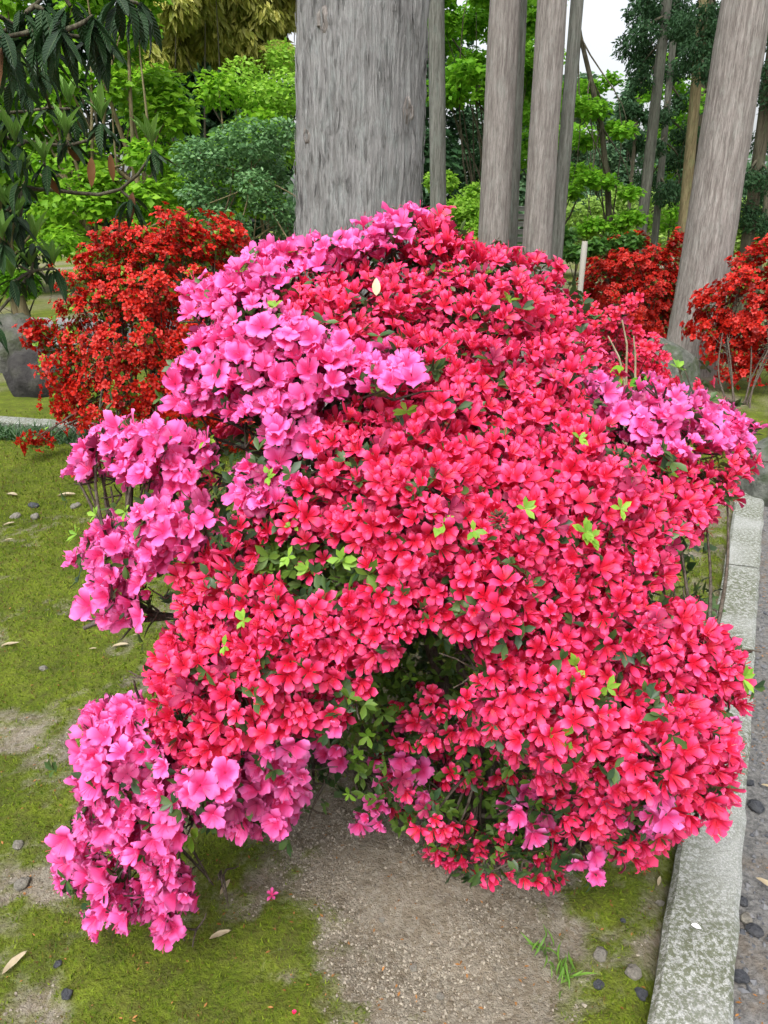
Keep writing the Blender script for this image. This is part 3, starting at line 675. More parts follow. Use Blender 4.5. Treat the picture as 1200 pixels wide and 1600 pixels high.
# cedars' own drooping foliage
SPRAY = [leaf2(.16), leaf2(.22)]
def spray(t, b0, C, Rr, n, mat='conifer', size=.26):
    P, d = cloud(C, Rr, n, .8, .1); n = len(P)
    yd = norm(np.c_[rng.normal(size=(n, 2)) * .6 + d[:, :2] * .4, -.7 + rng.normal(size=n) * .4]); Rm = frames_y(yd, norm(rng.normal(size=(n, 3)) + [0, -.4, .3]))
    V, F, A = batch(SPRAY, Rm, P, size * (.6 + .8 * rng.random(n))); link('crown', mesh_np('crown', V - b0, F, A, True, M[mat]), t)
for (t, b0, dd), pix, rp in zip(far_tr, [
        [(1000, 20), (1005, 50), (990, 72), (1010, 85), (1000, 105), (1005, 125), (1025, 20), (1060, 10), (1010, 0), (1050, 40)],
        [(1050, 110), (1035, 180), (1065, 160), (1025, 230), (1060, 250), (1070, 210), (1045, 300), (1015, 280)],
        [(1095, 20), (1070, 40), (1110, 50), (1125, 20), (1085, 80), (1075, 100), (1105, 110), (1115, 80)],
        [(1060, 60), (1045, 80), (1075, 60), (1070, 150), (1050, 190), (1065, 290)],
        [(1190, 60), (1200, 110), (1185, 30), (1200, 0), (1215, 150), (1175, 140), (1195, 220), (1210, 280), (1165, 280), (1160, 330), (1180, 345)],
        [(1220, 200), (1200, 300), (1215, 340), (1195, 350)], [(1000, 140), (985, 170), (1010, 180), (1000, 220)], [(1110, 60), (1120, 110), (1100, 140), (1125, 160), (1090, 30), (1135, 30)]], [21, 17, 19, 16, 22, 18, 14, 20]):
    Yt = b0[1]; C, Rr = blobs(pix, Yt, rp, .6); spray(t, b0, C, Rr * 1.35, 620 * len(pix), size=.075 * Yt / 15)
    pr = [limb(b0 + dd * (c[2] + .3 - b0[2]), c, .03, .008, 6, .08, .05, 5) for c in C]; LB[0] = M['bark_dark']; add_limbs(t, b0, pr)
# maple leaves among the far trunks
C, Rr = blobs([(1060, 200), (1075, 180), (1045, 210), (1035, 270), (1050, 130), (1020, 145), (1085, 250), (1090, 160), (1055, 330), (1040, 350), (1030, 100)], 17, 30, .7)
leafy('maple_tree', 'fresh green maple tree seen in the gaps around the tan mossy trunk', 'tree', footof(1048, 17), C, Rr, 2600, .09, 'maple', 'bark_dark', MAPLE, .03, .6, .8, .2, 'maples among the cedars', 1, .1)
# pale green shrubs in the clearing
for k, (px, w, hgt, lab) in enumerate([(905, 60, 330, 'pale green shrub in the clearing behind the leaning pale trunk'), (965, 45, 322, 'pale green shrub in the clearing behind the bending sapling'), (1035, 50, 318, 'pale yellow green shrub in the clearing behind the thin grey trunk'), (1150, 50, 330, 'pale green shrub in the clearing behind the thick flared cedar'), (1215, 50, 330, 'pale green shrub in the clearing beyond the path side trunks')]):
    C, Rr = blobs(gridpix(px - w * .8, px + w * .8, hgt, 390, 26), 23 + k, 22, .8)
    leafy('pale_shrub', lab, 'shrub', footof(px, 23 + k), C, Rr, 2600, .17, 'meadow', 'bark_tan', None, .03, .8, .7, .1, 'shrubs in the bright clearing', 2, .2)
# far trees
for k, (px, x0, x1, y0, y1, Y, lab) in enumerate([(880, 850, 915, 130, 330, 36, 'hazy far tree between the leaning pale trunk and sapling'), (955, 925, 985, 150, 320, 42, 'tall hazy far tree with gaps behind the bending sapling'), (1020, 990, 1050, 185, 330, 40, 'hazy far tree behind the olive grey trunk'),
                                          (1110, 1060, 1140, 250, 330, 44, 'low hazy far tree behind the thick flared cedar'), (1180, 1150, 1260, 290, 345, 46, 'low hazy far tree beyond the path side trunks'), (790, 740, 840, 180, 330, 34, 'hazy far tree behind the fluted trunk')]):
    C, Rr = blobs(gridpix(x0, x1, y0, y1, 30), Y, 20, 1.5)
    leafy('far_tree', lab, 'tree', footof(px, Y), C, Rr, 420 * len(C), .24, 'far', 'bark_dark', LEAF2, .18, .8, .5, .3, 'far trees across the clearing', 1, .1)
# the wood that closes the horizon
C = np.array([[x + rng.normal() * 2, 70 + rng.normal() * 6, rng.random() * (4.5 if abs(x) < 38 else 9.5) + .3] for x in np.concatenate([np.arange(-38, 38, 1.6), np.arange(-120, -38, 1.1), np.arange(38, 120, 1.1)])]); Rr = 2.2 + rng.random(len(C)) * 1.4
P, d = cloud(C, Rr, 46000, .9, .3); P = P[P[:, 2] > 0]; n = len(P)
V, F, A = batch(LEAF2, frames(rng.normal(size=(n, 3)) + [0, -.3, .6]), P, .8 * (.6 + .8 * rng.random(n)))
link('distant_wood', mesh_np('distant_wood', V, F, A, True, M['far']), kind='stuff', label='hazy green wood closing the horizon', cat='wood')

# ------------------------------------------------------------------ slatted panel, stake
Yp = 9.1; pl, pr_ = at(797, 350, Yp)[0], at(850, 350, Yp)[0]
t = thing('slatted_panel', 'weathered grey slatted wooden panel half behind the pinkish grey cedar', 'fence', ((pl + pr_) / 2, Yp, 0)); b0 = np.array(t.location)
def box(name, c, s, mat, parent, rz=0, rx=0):
    V = np.array([[x, y, z] for x in (-.5, .5) for y in (-.5, .5) for z in (-.5, .5)], float) * s
    m = mesh_np(name, V, np.array([[0, 1, 3, 2], [4, 6, 7, 5], [0, 4, 5, 1], [2, 3, 7, 6], [0, 2, 6, 4], [1, 5, 7, 3]]), None, False, mat)
    o = link(name, m, parent, [float(v) for v in c]); o.rotation_euler = (rx, 0, rz); return o
for k in range(20): box('slat', (rng.normal() * .006, -.03, .1 + k * .082), (pr_ - pl + rng.normal() * .01, .022, .05), M['board'], t, 0, .3)
for s in (-1, 1): box('post', (s * (pr_ - pl) * .36, .02, .86), (.05, .05, 1.72), M['board'], t)
p, q = at(905, 470, 3.4), at(914, 377, 3.4); d = (q - p) / (q[2] - p[2]); bs = p - d * p[2]
t = thing('garden_stake', 'pale bamboo garden stake standing behind the big azalea bushes', 'stake', bs)
k = np.linspace(0, q[2], 26); rr = np.full(26, .0125) * (1 + .12 * (np.arange(26) % 6 == 0)); V, F = tube(d[None] * k[:, None], rr, 10)
capv = len(V); V = np.r_[V, [d * q[2]]]; F = np.r_[F, [[capv - 10 + a, capv - 10 + (a + 1) % 10, capv, capv] for a in range(0)] or np.zeros((0, 4), int)]
link('cane', mesh_np('cane', V, F, None, True, M['stake']), t)
V = np.array([d * q[2] + .0125 * np.array([math.cos(a), math.sin(a), 0]) for a in np.linspace(0, 6.283, 11)[:-1]]); link('cut_end', mesh_np('cut_end', V, np.array([[0, i, i + 1] for i in range(1, 9)]), None, False, M['cream']), t)

# ------------------------------------------------------------------ rocks
def rock(name, label, c, s, mat, rz=0, n=4, amp=.35, seed=0, group=None):
    V, F, A = stone(0); 
    V, F, A = stone(n, 1.0); U = norm(V); V = U * (1 + amp * (fbm(U * 1.7 + seed * 7.3, 4, seed) - .5) * 2 + .10 * (np.abs(fbm(U * 5 + seed, 4, seed + 3) - .5) * 2 - .3))[:, None]
    # worn facets
    for _ in range(5):
        nn = norm(rng.normal(size=3)); h = .78 + .16 * rng.random(); dd = V @ nn; V = V - np.maximum(dd - h, 0)[:, None] * nn * .85
    V = V * np.asarray(s); ca, sa = math.cos(rz), math.sin(rz); V = V @ np.array([[ca, sa, 0], [-sa, ca, 0], [0, 0, 1]])
    o = link(name, mesh_np(name, V, F, A, True, mat), None, [float(v) for v in c], label, 'rock', group); return o
g = gnd(40, 622); rock('boulder', 'dark broad boulder standing by the far stone kerb', (g[0] + .08, g[1] + .28, .08), (.36, .30, .34), M['rock_dark'], .2, 4, .25, 2)
g = gnd(60, 560); rock('boulder', 'pale rounded boulder leaning behind the dark boulder', (g[0] + .05, g[1] - .6, .16), (.36, .34, .46), M['rock_pale'], -.3, 4, .25, 5)
g = gnd(1050, 625); rock('boulder', 'mossy grey boulder in front of the thick flared cedar', (g[0], g[1] + .35, .12), (.36, .32, .42), M['rock_moss'], .3, 4, .25, 8)
g = gnd(1215, 790); rock('boulder', 'lichen grey boulder at the end of the granite kerb', (g[0] + .12, g[1] + .2, .05), (.30, .28, .30), M['rock_moss'], .3, 4, .25, 11)

# ------------------------------------------------------------------ azaleas behind
def bush(label, base, pads, fl, R_, mat, nfl, leafmat, nleaf, single, spacing=None, stems=7, face=.5, group=None, center=None, lsize=.03, cell=7, newn=0, sr=.012, loose=.03, sspread=.3):
    """pads: (x,y,z,r). flowers over the upper/outer skin of each pad"""
    base = np.asarray(base, float); t = thing('azalea_bush', label, 'azalea', base, group); pads = np.asarray(pads, float)
    ctr = np.asarray(center if center is not None else pads[:, :3].mean(0) - [0, 0, .3])
    w = pads[:, 3] ** 2; k = rng.choice(len(pads), nfl, p=w / w.sum()); d = norm(rng.normal(size=(nfl, 3)))
    outw = norm(pads[k, :3] - ctr); d = norm(d + outw * 1.0 + [0, 0, .35])
    P = pads[k, :3] + d * pads[k, 3][:, None] * np.array([1, 1, .85]) * (.7 + .4 * rng.random(nfl))[:, None] + rng.normal(size=(nfl, 3)) * loose
    ok = P[:, 2] > .05; P, d = P[ok], d[ok]; nz = norm(d * face + norm(P - ctr) * .5 + rng.normal(size=P.shape) * .35 + [0, 0, .2])
    pieces('flower', t, fl, frames(nz), P, R_ * (.8 + .4 * rng.random(len(P))), mat, single, cell)
    k = rng.choice(len(pads), nleaf, p=w / w.sum()); dl = norm(rng.normal(size=(nleaf, 3))); P = pads[k, :3] + dl * (pads[k, 3] * rng.random(nleaf) ** .4)[:, None]; P = P[P[:, 2] > .03]
    n = len(P); V, F, A = batch(LEAF4, frames_y(rng.normal(size=(n, 3)) + [0, 0, .2], norm(rng.normal(size=(n, 3)) + [0, 0, 1])), P, lsize * (.7 + .6 * rng.random(n)))
    link('leaves', mesh_np('leaves', V - base, F, A, True, leafmat), t, kind='stuff')
    if newn:
        k = rng.choice(len(pads), newn, p=w / w.sum()); dl = norm(rng.normal(size=(newn, 3)) + norm(pads[k, :3] - ctr) + [0, 0, .4]); P = pads[k, :3] + dl * pads[k, 3][:, None] * .95
        P = np.repeat(P, 5, 0); n = len(P); V, F, A = batch(LEAF4, frames_y(rng.normal(size=(n, 3)) + [0, 0, .7], norm(rng.normal(size=(n, 3)) + [0, 0, 1])), P, lsize * (.8 + .5 * rng.random(n)))
        link('young_leaves', mesh_np('young_leaves', V - base, F, A, True, M['az_new']), t, kind='stuff')
    st = []
    for s in range(stems):
        a = rng.random() * 6.28; f = base + np.array([math.cos(a) * .07, math.sin(a) * .07, -.04]); e = ctr + np.array([math.cos(a) * sspread, math.sin(a) * sspread, .1 * sspread / .3])
        V, F = limb(f, e, sr, sr * .55, 9, .08, 0, 7); link('stem', mesh_np('stem', V - base, F, None, True, M['az_stem']), t); st.append((f, e))
    pr = []
    for i_, p_ in enumerate(pads):
        f, e = st[int(np.argmin([np.linalg.norm(e[:2] - p_[:2]) for f, e in st]))]; q = .5 + .5 * rng.random(); pr.append(limb(f + (e - f) * q, p_[:3], sr * .5, sr * .15, 7, .08, 0, 5))
    V, F = join(pr); link('twigs', mesh_np('twigs', V - base, F, None, True, M['az_stem']), t, kind='stuff')
    return t
def padlist(poly, s, Yf, rpx, yj=.1):
    p = np.array(poly, float); out = []
    for x in np.arange(p[:, 0].min(), p[:, 0].max() + 1, s):
        for y in np.arange(p[:, 1].min(), p[:, 1].max() + 1, s):
            q = np.array([x, y]) + rng.normal(size=2) * s * .22
            if inpoly(q[:1], q[1:], poly)[0]:
                c = at(q[0], q[1], Yf(*q) + rng.normal() * yj); out.append([*c, rpx * proj(c)[2][0] / FPX * (.8 + .4 * rng.random())])
    return out
polyL = [(250, 345), (330, 330), (385, 385), (390, 420), (330, 470), (330, 700), (300, 730), (240, 700), (150, 690), (110, 660), (80, 610), (75, 560), (60, 510), (110, 480), (115, 440), (175, 370), (220, 350)]
yL = lambda x, y: 5.0 + .5 * ((x - 240) / 190) ** 2 - .35 * (y - 350) / 350
padsL = padlist(polyL, 27, yL, 22, .12)
polyLs = [(40, 680), (70, 670), (95, 680), (70, 695), (55, 690), (40, 690)]
padsL += padlist(polyLs, 16, lambda x, y: 4.75, 16, .05) + [[*at(x, y, 4.35), .05] for x, y in [(125, 765), (140, 772), (172, 775), (150, 742), (128, 738), (165, 748)]]
padsL += [[*at(x, y, 4.9), .09] for x, y in [(360, 665), (385, 680), (350, 690), (330, 655), (400, 690)]]
bl = gnd(235, 722)
for _ in range(45):    # the far side of the bush
    a = R(rng.uniform(-10, 190)); e = R(rng.uniform(5, 80)); padsL.append([bl[0] + .05 + .66 * math.cos(a) * math.cos(e), 5.2 + .55 * math.sin(a) * math.cos(e), .25 + 1.1 * math.sin(e), .12])
bush('scarlet azalea bush full of small blossom, standing by the dark boulder', (bl[0], 5.0, 0), padsL, FL_MID, .029, M['scarlet'], 6200, M['az_in'], 5200, 300, center=(at(240, 560, 5.2)), newn=330, stems=9, lsize=.034, sr=.018)
# sprig with a few buds at the top left
p1 = [(930, 425), (1050, 385), (1062, 380), (1062, 470), (1045, 520), (960, 510), (920, 460)]
pR = padlist([(915, 420), (960, 402), (1040, 395), (1050, 372), (1066, 385), (1068, 520), (1030, 545), (940, 500), (915, 450)], 15, lambda x, y: 9.6 + .5 * ((x - 1000) / 80) ** 2, 14, .15)
bR = footof(1005, 9.9)
for _ in range(26):
    a = R(rng.uniform(0, 180)); e = R(rng.uniform(5, 75)); pR.append([bR[0] + .7 * math.cos(a) * math.cos(e), 10.2 + .6 * math.sin(a) * math.cos(e), .1 + 1.2 * math.sin(e), .15])
bush('scarlet azalea bush between the pale stake and the thick flared cedar', bR, pR, FL_LOW, .038, M['scarlet'], 5000, M['az_in'], 2600, 0, lsize=.045, newn=20, sr=.016, center=at(1000, 500, 9.9))
pS = padlist([(1090, 470), (1140, 455), (1150, 390), (1215, 385), (1300, 400), (1300, 560), (1190, 575), (1140, 560), (1080, 520)], 18, lambda x, y: 7.0 + .4 * ((x - 1180) / 90) ** 2, 16, .12)
pS += [[*at(x, y, 6.9), .055] for x, y in [(1100, 555), (1112, 560), (1130, 580), (1142, 602), (1160, 582), (1182, 600), (1150, 560), (1145, 592), (1188, 622), (1150, 632), (1172, 560)]]
bS = gnd(1160, 636)
bush('scarlet azalea bush with bare lower stems on the mossy lawn', bS, pS, FL_LOW, .032, M['scarlet'], 4600, M['az_in'], 1500, 0, lsize=.035, newn=20, sr=.009, center=at(1180, 500, 7.1))
# rosy small-flowered azalea directly behind the big bush
pT = padlist([(880, 480), (940, 470), (1000, 490), (1020, 545), (1000, 600), (940, 610), (900, 580), (880, 530)], 26, lambda x, y: 2.75, 20, .08)
pT += padlist([(985, 610), (1060, 600), (1065, 640), (1000, 650)], 24, lambda x, y: 2.7, 18, .06)
pT += [[*at(1102, 598, 2.75), .02], [*at(1090, 603, 2.75), .02]]
bT = at(950, 600, 2.95) * [1, 1, 0]
for _ in range(22):
    a = R(rng.uniform(0, 180)); e = R(rng.uniform(5, 75)); pT.append([bT[0] + .3 * math.cos(a) * math.cos(e), 2.95 + .3 * math.sin(a) * math.cos(e), .2 + .85 * math.sin(e), .09])
bush('small-flowered rosy red azalea bush tucked behind the big rose red bush', bT, pT, FL_MID, .021, M['rosy'], 2200, M['az_leaf'], 1300, 120, lsize=.025, newn=16, sr=.007, sspread=.1, loose=.015, center=at(950, 590, 2.95))
# dry stalks with broad leaves
b0 = at(982, 640, 2.35) * [1, 1, 0]; t = thing('dry_stalk', 'bare dry twiggy stalks with a few broad green leaves by the rosy azalea', 'plant', b0)
for pts in ([(980, 640), (976, 600), (968, 560), (950, 525)], [(984, 640), (992, 605), (993, 560), (990, 525)], [(981, 640), (978, 590), (980, 540), (972, 500)]):
    pp = [b0 - [0, 0, .03]] + [at(x, y, 2.35) for x, y in pts]; pp = np.array(pp); k = np.linspace(0, 1, len(pp)); kk = np.linspace(0, 1, 14)
    V, F = tube(np.stack([np.interp(kk, k, pp[:, a]) for a in range(3)], 1), np.linspace(.006, .0022, 14), 6); link('stalk', mesh_np('stalk', V - b0, F, None, True, M['dry']), t)
mlf = mesh_np('leaf', *leafN(5, .36, .04, .25), True, M['maple'])
for x, y in [(958, 583), (975, 575), (972, 592), (1002, 592), (1012, 583), (1024, 588), (962, 592)]:
    o = link('leaf', mlf, t); Mx = Matrix([list(map(float, r)) for r in frames_y(np.array([[rng.normal(), -.4 + rng.normal() * .4, -.3]]), np.array([[0, -.6, .8]]))[0]]).to_4x4() @ Matrix.Scale(.045, 4); Mx.translation = Vector([float(v) for v in at(x, y, 2.34) - b0]); o.matrix_local = Mx

# ------------------------------------------------------------------ the big rose red bush and the pink bush grown through it
CT = np.array([(640, 340, 1.85), (760, 390, 1.85), (880, 420, 1.9), (450, 390, 1.75), (310, 460, 1.7), (290, 590, 1.52), (450, 540, 1.47), (600, 580, 1.45), (650, 480, 1.65), (800, 480, 1.65), (930, 560, 1.75), (700, 600, 1.47), (850, 600, 1.5), (1000, 650, 1.65), (1150, 660, 1.75), (1100, 760, 1.55), (700, 700, 1.32), (900, 700, 1.35), (150, 700, 1.6), (300, 700, 1.5), (110, 850, 1.5), (250, 840, 1.4), (200, 950, 1.35), (400, 800, 1.4), (500, 780, 1.3), (650, 800, 1.18), (800, 820, 1.15), (950, 800, 1.25), (1050, 870, 1.25), (300, 900, 1.25), (450, 900, 1.3), (500, 880, 1.32), (600, 930, 1.13), (750, 950, 1.13), (900, 950, 1.15), (1050, 1000, 1.15), (1150, 1080, 1.15), (250, 1050, 1.15), (400, 1050, 1.1), (520, 1000, 1.12), (550, 1090, 1.15), (300, 1200, 1.1), (400, 1130, 1.1), (780, 1100, 1.1), (900, 1150, 1.02), (1050, 1180, 1.02), (1100, 1270, 1.05), (900, 1250, 1.0), (950, 1340, 1.15), (700, 1200, 1.42), (650, 1150, 1.45), (600, 1200, 1.4), (560, 1280, 1.35), (700, 1330, 1.35), (780, 1370, 1.3), (850, 1350, 1.25), (150, 1150, 1.2), (180, 1250, 1.15), (130, 1350, 1.2), (250, 1400, 1.12), (250, 1300, 1.12), (400, 1250, 1.2), (370, 1200, 1.22), (520, 1170, 1.3), (680, 1070, 1.5), (620, 1060, 1.45), (760, 1260, 1.5), (820, 1300, 1.35)], float)
def ysurf(x, y):
    x, y = np.atleast_1d(x), np.atleast_1d(y); d2 = (x[:, None] - CT[:, 0]) ** 2 + (y[:, None] - CT[:, 1]) ** 2
    w = 1 / (d2 + 900) ** 1.6; return (w * CT[:, 2]).sum(1) / w.sum(1)
PRED = [(640, 345), (665, 322), (720, 322), (730, 370), (800, 395), (880, 405), (892, 450), (930, 480), (935, 580), (960, 640), (1000, 680), (1100, 690), (1130, 720), (1150, 708), (1188, 712), (1185, 750), (1130, 790), (1120, 835), (1062, 845), (1052, 895), (1025, 935), (1105, 965), (1165, 1030), (1192, 1080), (1150, 1110), (1158, 1200), (1125, 1295), (1060, 1300), (1010, 1365), (970, 1340), (900, 1310), (850, 1270), (830, 1200), (790, 1180), (740, 1160), (715, 1110), (740, 1075), (770, 1050), (720, 990), (670, 975), (640, 1000), (600, 1050), (570, 1080), (545, 1100), (540, 1135), (470, 1145), (400, 1150), (360, 1190), (310, 1225), (270, 1205), (235, 1145), (222, 1030), (260, 990), (280, 950), (265, 900), (310, 870), (360, 800), (420, 780), (440, 760), (500, 730), (480, 690), (500, 640), (600, 605), (655, 570), (640, 545), (540, 545), (545, 510), (440, 490), (430, 450), (470, 420), (560, 410), (630, 390)]
PGAP = [(425, 845), (500, 850), (560, 850), (585, 905), (540, 935), (470, 940), (415, 895)]
PRED2 = [(625, 1085), (665, 1060), (745, 1095), (760, 1240), (620, 1255), (575, 1180)]
PRED3 = [(600, 1262), (690, 1255), (745, 1235), (775, 1190), (830, 1215), (865, 1290), (900, 1330), (885, 1385), (760, 1388), (690, 1375), (640, 1300)]
PPINK = [[(285, 440), (330, 430), (400, 385), (480, 375), (560, 370), (570, 345), (610, 320), (650, 320), (655, 345), (620, 385), (560, 405), (470, 420), (430, 445), (440, 490), (340, 500), (290, 475)],
         [(255, 580), (300, 540), (330, 500), (440, 490), (545, 515), (540, 545), (640, 545), (655, 570), (640, 600), (560, 610), (500, 630), (470, 690), (430, 695), (380, 650), (340, 640), (280, 640)],
         [(103, 715), (150, 660), (240, 655), (345, 695), (335, 745), (250, 762), (160, 755), (110, 735)],
         [(86, 845), (130, 820), (190, 810), (240, 780), (310, 770), (325, 820), (300, 860), (240, 880), (240, 960), (190, 978), (135, 955), (145, 890), (100, 870)],
         [(118, 1180), (140, 1110), (200, 1085), (230, 1110), (240, 1160), (300, 1220), (290, 1260), (270, 1320), (302, 1390), (260, 1475), (230, 1445), (140, 1465), (130, 1410), (73, 1370), (100, 1310), (130, 1260)],
         [(290, 1230), (370, 1190), (460, 1160), (472, 1220), (455, 1285), (390, 1312), (300, 1270)],
         [(895, 575), (960, 600), (1005, 635), (1000, 598), (1040, 588), (1065, 622), (1125, 615), (1182, 655), (1176, 695), (1130, 705), (1060, 712), (1000, 705), (945, 690), (915, 630)]]
PPINK2 = [[(345, 725), (400, 700), (470, 740), (440, 780), (380, 790), (330, 780)], [(488, 1140), (543, 1120), (543, 1190), (500, 1215)], [(585, 1190), (640, 1160), (690, 1220), (680, 1260), (620, 1270), (590, 1240)], [(538, 1270), (590, 1250), (602, 1290), (560, 1308)],
          [(780, 1230), (830, 1220), (862, 1280), (850, 1325), (800, 1325)], [(890, 1350), (930, 1325), (955, 1370), (930, 1398)], [(960, 1285), (1050, 1240), (1060, 1290), (1010, 1315)], [(1115, 1105), (1155, 1095), (1150, 1140)], [(330, 810), (365, 815), (350, 865), (320, 850)]]
PIN = [(545, 1090), (600, 1030), (680, 980), (760, 1030), (740, 1080), (720, 1120), (780, 1180), (840, 1220), (860, 1330), (780, 1370), (700, 1340), (600, 1280), (560, 1230), (540, 1150)]
CB = np.array([.13, 1.70, .55])
def disc_pts(r, sp, tries=40):
    out = []
    for _ in range(int(tries * (r / sp) ** 2)):
        a, q = rng.random() * 6.283, math.sqrt(rng.random()) * r; p = np.array([q * math.cos(a), q * math.sin(a)])
        if all((p[0] - o[0]) ** 2 + (p[1] - o[1]) ** 2 > sp * sp for o in out): out.append(p)
    return np.array(out)
def scatter(poly, grid, sp, r0, keep=1.0, yoff=0.0, holes=(), yj=.03, edge=10):
    p = np.array(poly, float); Ps, Ns, pads = [], [], []
    row = 0
    for y in np.arange(p[:, 1].min() - grid * .3, p[:, 1].max() + grid, grid * .85):
        row += 1
        for x in np.arange(p[:, 0].min() - grid * .3 + (row % 2) * grid * .5, p[:, 0].max() + grid, grid):
            q = np.array([x, y]) + rng.normal(size=2) * grid * .16
            if not inpoly(q[:1], q[1:], poly)[0] and min(np.hypot(p[:, 0] - q[0], p[:, 1] - q[1])) > grid * .45: continue
            if rng.random() > keep: continue
            c = at(q[0], q[1], ysurf(*q)[0] + yoff + rng.normal() * yj); n = norm((c - CB) * [1, 1, .9] + [0, -.12, .12] + rng.normal(size=3) * .10)
            u = norm(np.cross(n, [0, 0, 1.])); v = np.cross(u, n); r = r0 * (.8 + .4 * rng.random()); D = disc_pts(r, sp)
            rr = np.hypot(D[:, 0], D[:, 1]) / r
            P = c + u * D[:, :1] + v * D[:, 1:] + n * (r * .55 * (1 - rr ** 2))[:, None] + rng.normal(size=(len(D), 3)) * .006
            nn = norm(n + (u * D[:, :1] + v * D[:, 1:]) / r * .62 + rng.normal(size=P.shape) * .24 + np.array([0, 0, .08]))
            X, Yp_, _ = proj(P); j = rng.normal(size=(2, len(P))) * edge * .5; ok = inpoly(X + j[0], Yp_ + j[1], poly) & (P[:, 2] > .03)
            if c[2] < .03: continue
            for hl, hk in holes: ok &= ~(inpoly(X + j[0], Yp_ + j[1], hl) & (rng.random(len(P)) > hk))
            if ok.sum() < 1: continue
            Ps.append(P[ok]); Ns.append(nn[ok]); pads.append([*c, r, *n])
    if not Ps: return np.zeros((0, 3)), np.zeros((0, 3)), np.zeros((0, 7))
    return np.concatenate(Ps), np.concatenate(Ns), np.array(pads)
PK_H = [(p_, .06) for p_ in PPINK + PPINK2]
rP, rN, rPad = scatter(PRED, 60, .0295, .078, holes=[(PGAP, .1)] + PK_H)
lP, lN, _ = scatter(PRED, 70, .05, .085, yoff=.07, holes=[(PGAP, .0), (PIN, .15)] + PK_H)
a, b, c2 = scatter(PRED2, 38, .031, .045, .85, 0, yj=.06); rP, rN, rPad = np.r_[rP, a], np.r_[rN, b], np.r_[rPad, c2]
a, b, c2 = scatter(PRED3, 38, .030, .038, .9, 0, yj=.05); rP, rN, rPad = np.r_[rP, a], np.r_[rN, b], np.r_[rPad, c2]
pk = [scatter(p_, 54, .0300, .075, yoff=-.035) for p_ in PPINK] + [scatter(p_, 62, .045, .08, yoff=.04) for p_ in PPINK] + [scatter(p_, 40, .034, .05, yoff=-.02) for p_ in PPINK2]
pP, pN, pPad = (np.concatenate([k[i] for k in pk]) for i in range(3))
# the side and back of the mound, away from the camera
bp = []
for _ in range(95):
    a = R(rng.uniform(-25, 205)); e = R(rng.uniform(2, 78)); bp.append([.13 + .80 * math.cos(a) * math.cos(e), 1.78 + .62 * math.sin(a) * math.cos(e), .12 + 1.24 * math.sin(e), .1])
bp = np.array(bp); bN, bP = [], []
for q in bp:
    n = norm(q[:3] - CB); u = norm(np.cross(n, [0, 0, 1.])); v = np.cross(u, n); D = disc_pts(.11, .042, 20)
    P = q[:3] + u * D[:, :1] + v * D[:, 1:] + rng.normal(size=(len(D), 3)) * .012; bP.append(P); bN.append(norm(n + rng.normal(size=P.shape) * .35))
bP, bN = np.concatenate(bP), np.concatenate(bN); X, Y_, Z_ = proj(bP)
vis = (Y_ < 330 + 0 * X) | (bP[:, 1] < ysurf(X, Y_) + .12) | (X < 270) | (X > 1010) | ((X < 430) & (Y_ < 460)) | (Y_ < np.interp(X, [255, 300, 420, 620, 700, 880, 900, 1010], [600, 470, 400, 370, 385, 415, 470, 640])); bP, bN = bP[~vis], bN[~vis]
base_r = gnd(745, 1310); base_p = gnd(650, 1270)
red = thing('azalea_bush', 'big mounded rose red azalea bush over gravelly soil beside the granite kerb', 'azalea', base_r)
pink = thing('azalea_bush', 'bright pink azalea bush growing through the big rose red bush', 'azalea', base_p)
pieces('flower', red, FL_RED, frames(rN), rP, .0255 * (.78 + .44 * rng.random(len(rP))), M['red'], 300, 14)
pieces('flower', red, FL_MID, frames(bN), bP, .028 * np.ones(len(bP)), M['red'], 0, stuff_name='rear_flowers')
pieces('flower', red, FL_MID, frames(lN), lP, .028 * (.8 + .35 * rng.random(len(lP))), M['red'], 0, stuff_name='deep_flowers')
pieces('flower', pink, FL_PINK, frames(pN), pP, .0270 * (.75 + .5 * rng.random(len(pP))), M['pink'], 300, 14)
print('flowers', len(rP), len(bP), len(pP))

def rosettes(P, n_dir, k, size, lift=.5):
    """k leaves round each shoot tip"""
    n = len(P); N_ = np.repeat(n_dir, k, 0); PP = np.repeat(P, k, 0); u = norm(np.cross(N_, rng.normal(size=N_.shape)))
    yd = norm(u + N_ * (lift * (.4 + 1.0 * rng.random((len(N_), 1))))); return frames_y(yd, N_), PP, size * (.65 + .7 * rng.random(len(PP)))
def shoot_leaves(pads, per, deep):
    k = np.repeat(np.arange(len(pads)), per); q = pads[k]; n = q[:, 4:7]; u = norm(np.cross(n, [0, 0, 1.])); v = np.cross(u, n); a = rng.random(len(k)) * 6.283; r = np.sqrt(rng.random(len(k))) * q[:, 3] * 1.05
    P = q[:, :3] + u * (r * np.cos(a))[:, None] + v * (r * np.sin(a))[:, None] + n * (q[:, 3] * .55 * (1 - (r / q[:, 3]) ** 2) - deep * (.3 + rng.random(len(k))))[:, None]
    return P, norm(n + rng.normal(size=P.shape) * .5)
for bush_, pads in ((red, rPad), (pink, pPad)):
    P, n = shoot_leaves(pads, 6, .034); X, Y_, _ = proj(P); ok = P[:, 2] > .03; inn = np.zeros(len(P), bool)
    for p_ in [PRED, PRED2, PRED3] + PPINK + PPINK2:
        cx_ = np.array(p_, float).mean(0); inn |= inpoly(cx_[0] + (X - cx_[0]) * 1.03, cx_[1] + (Y_ - cx_[1]) * 1.03, p_)
    ok &= inn | (rng.random(len(P)) < .06); P, n = P[ok], n[ok]; Rm, PP, S = rosettes(P, n, 5, .026)
    pieces('leaf', bush_, LEAFAZ, Rm, PP, S, M['az_leaf'], 60, 30, 'leaves')
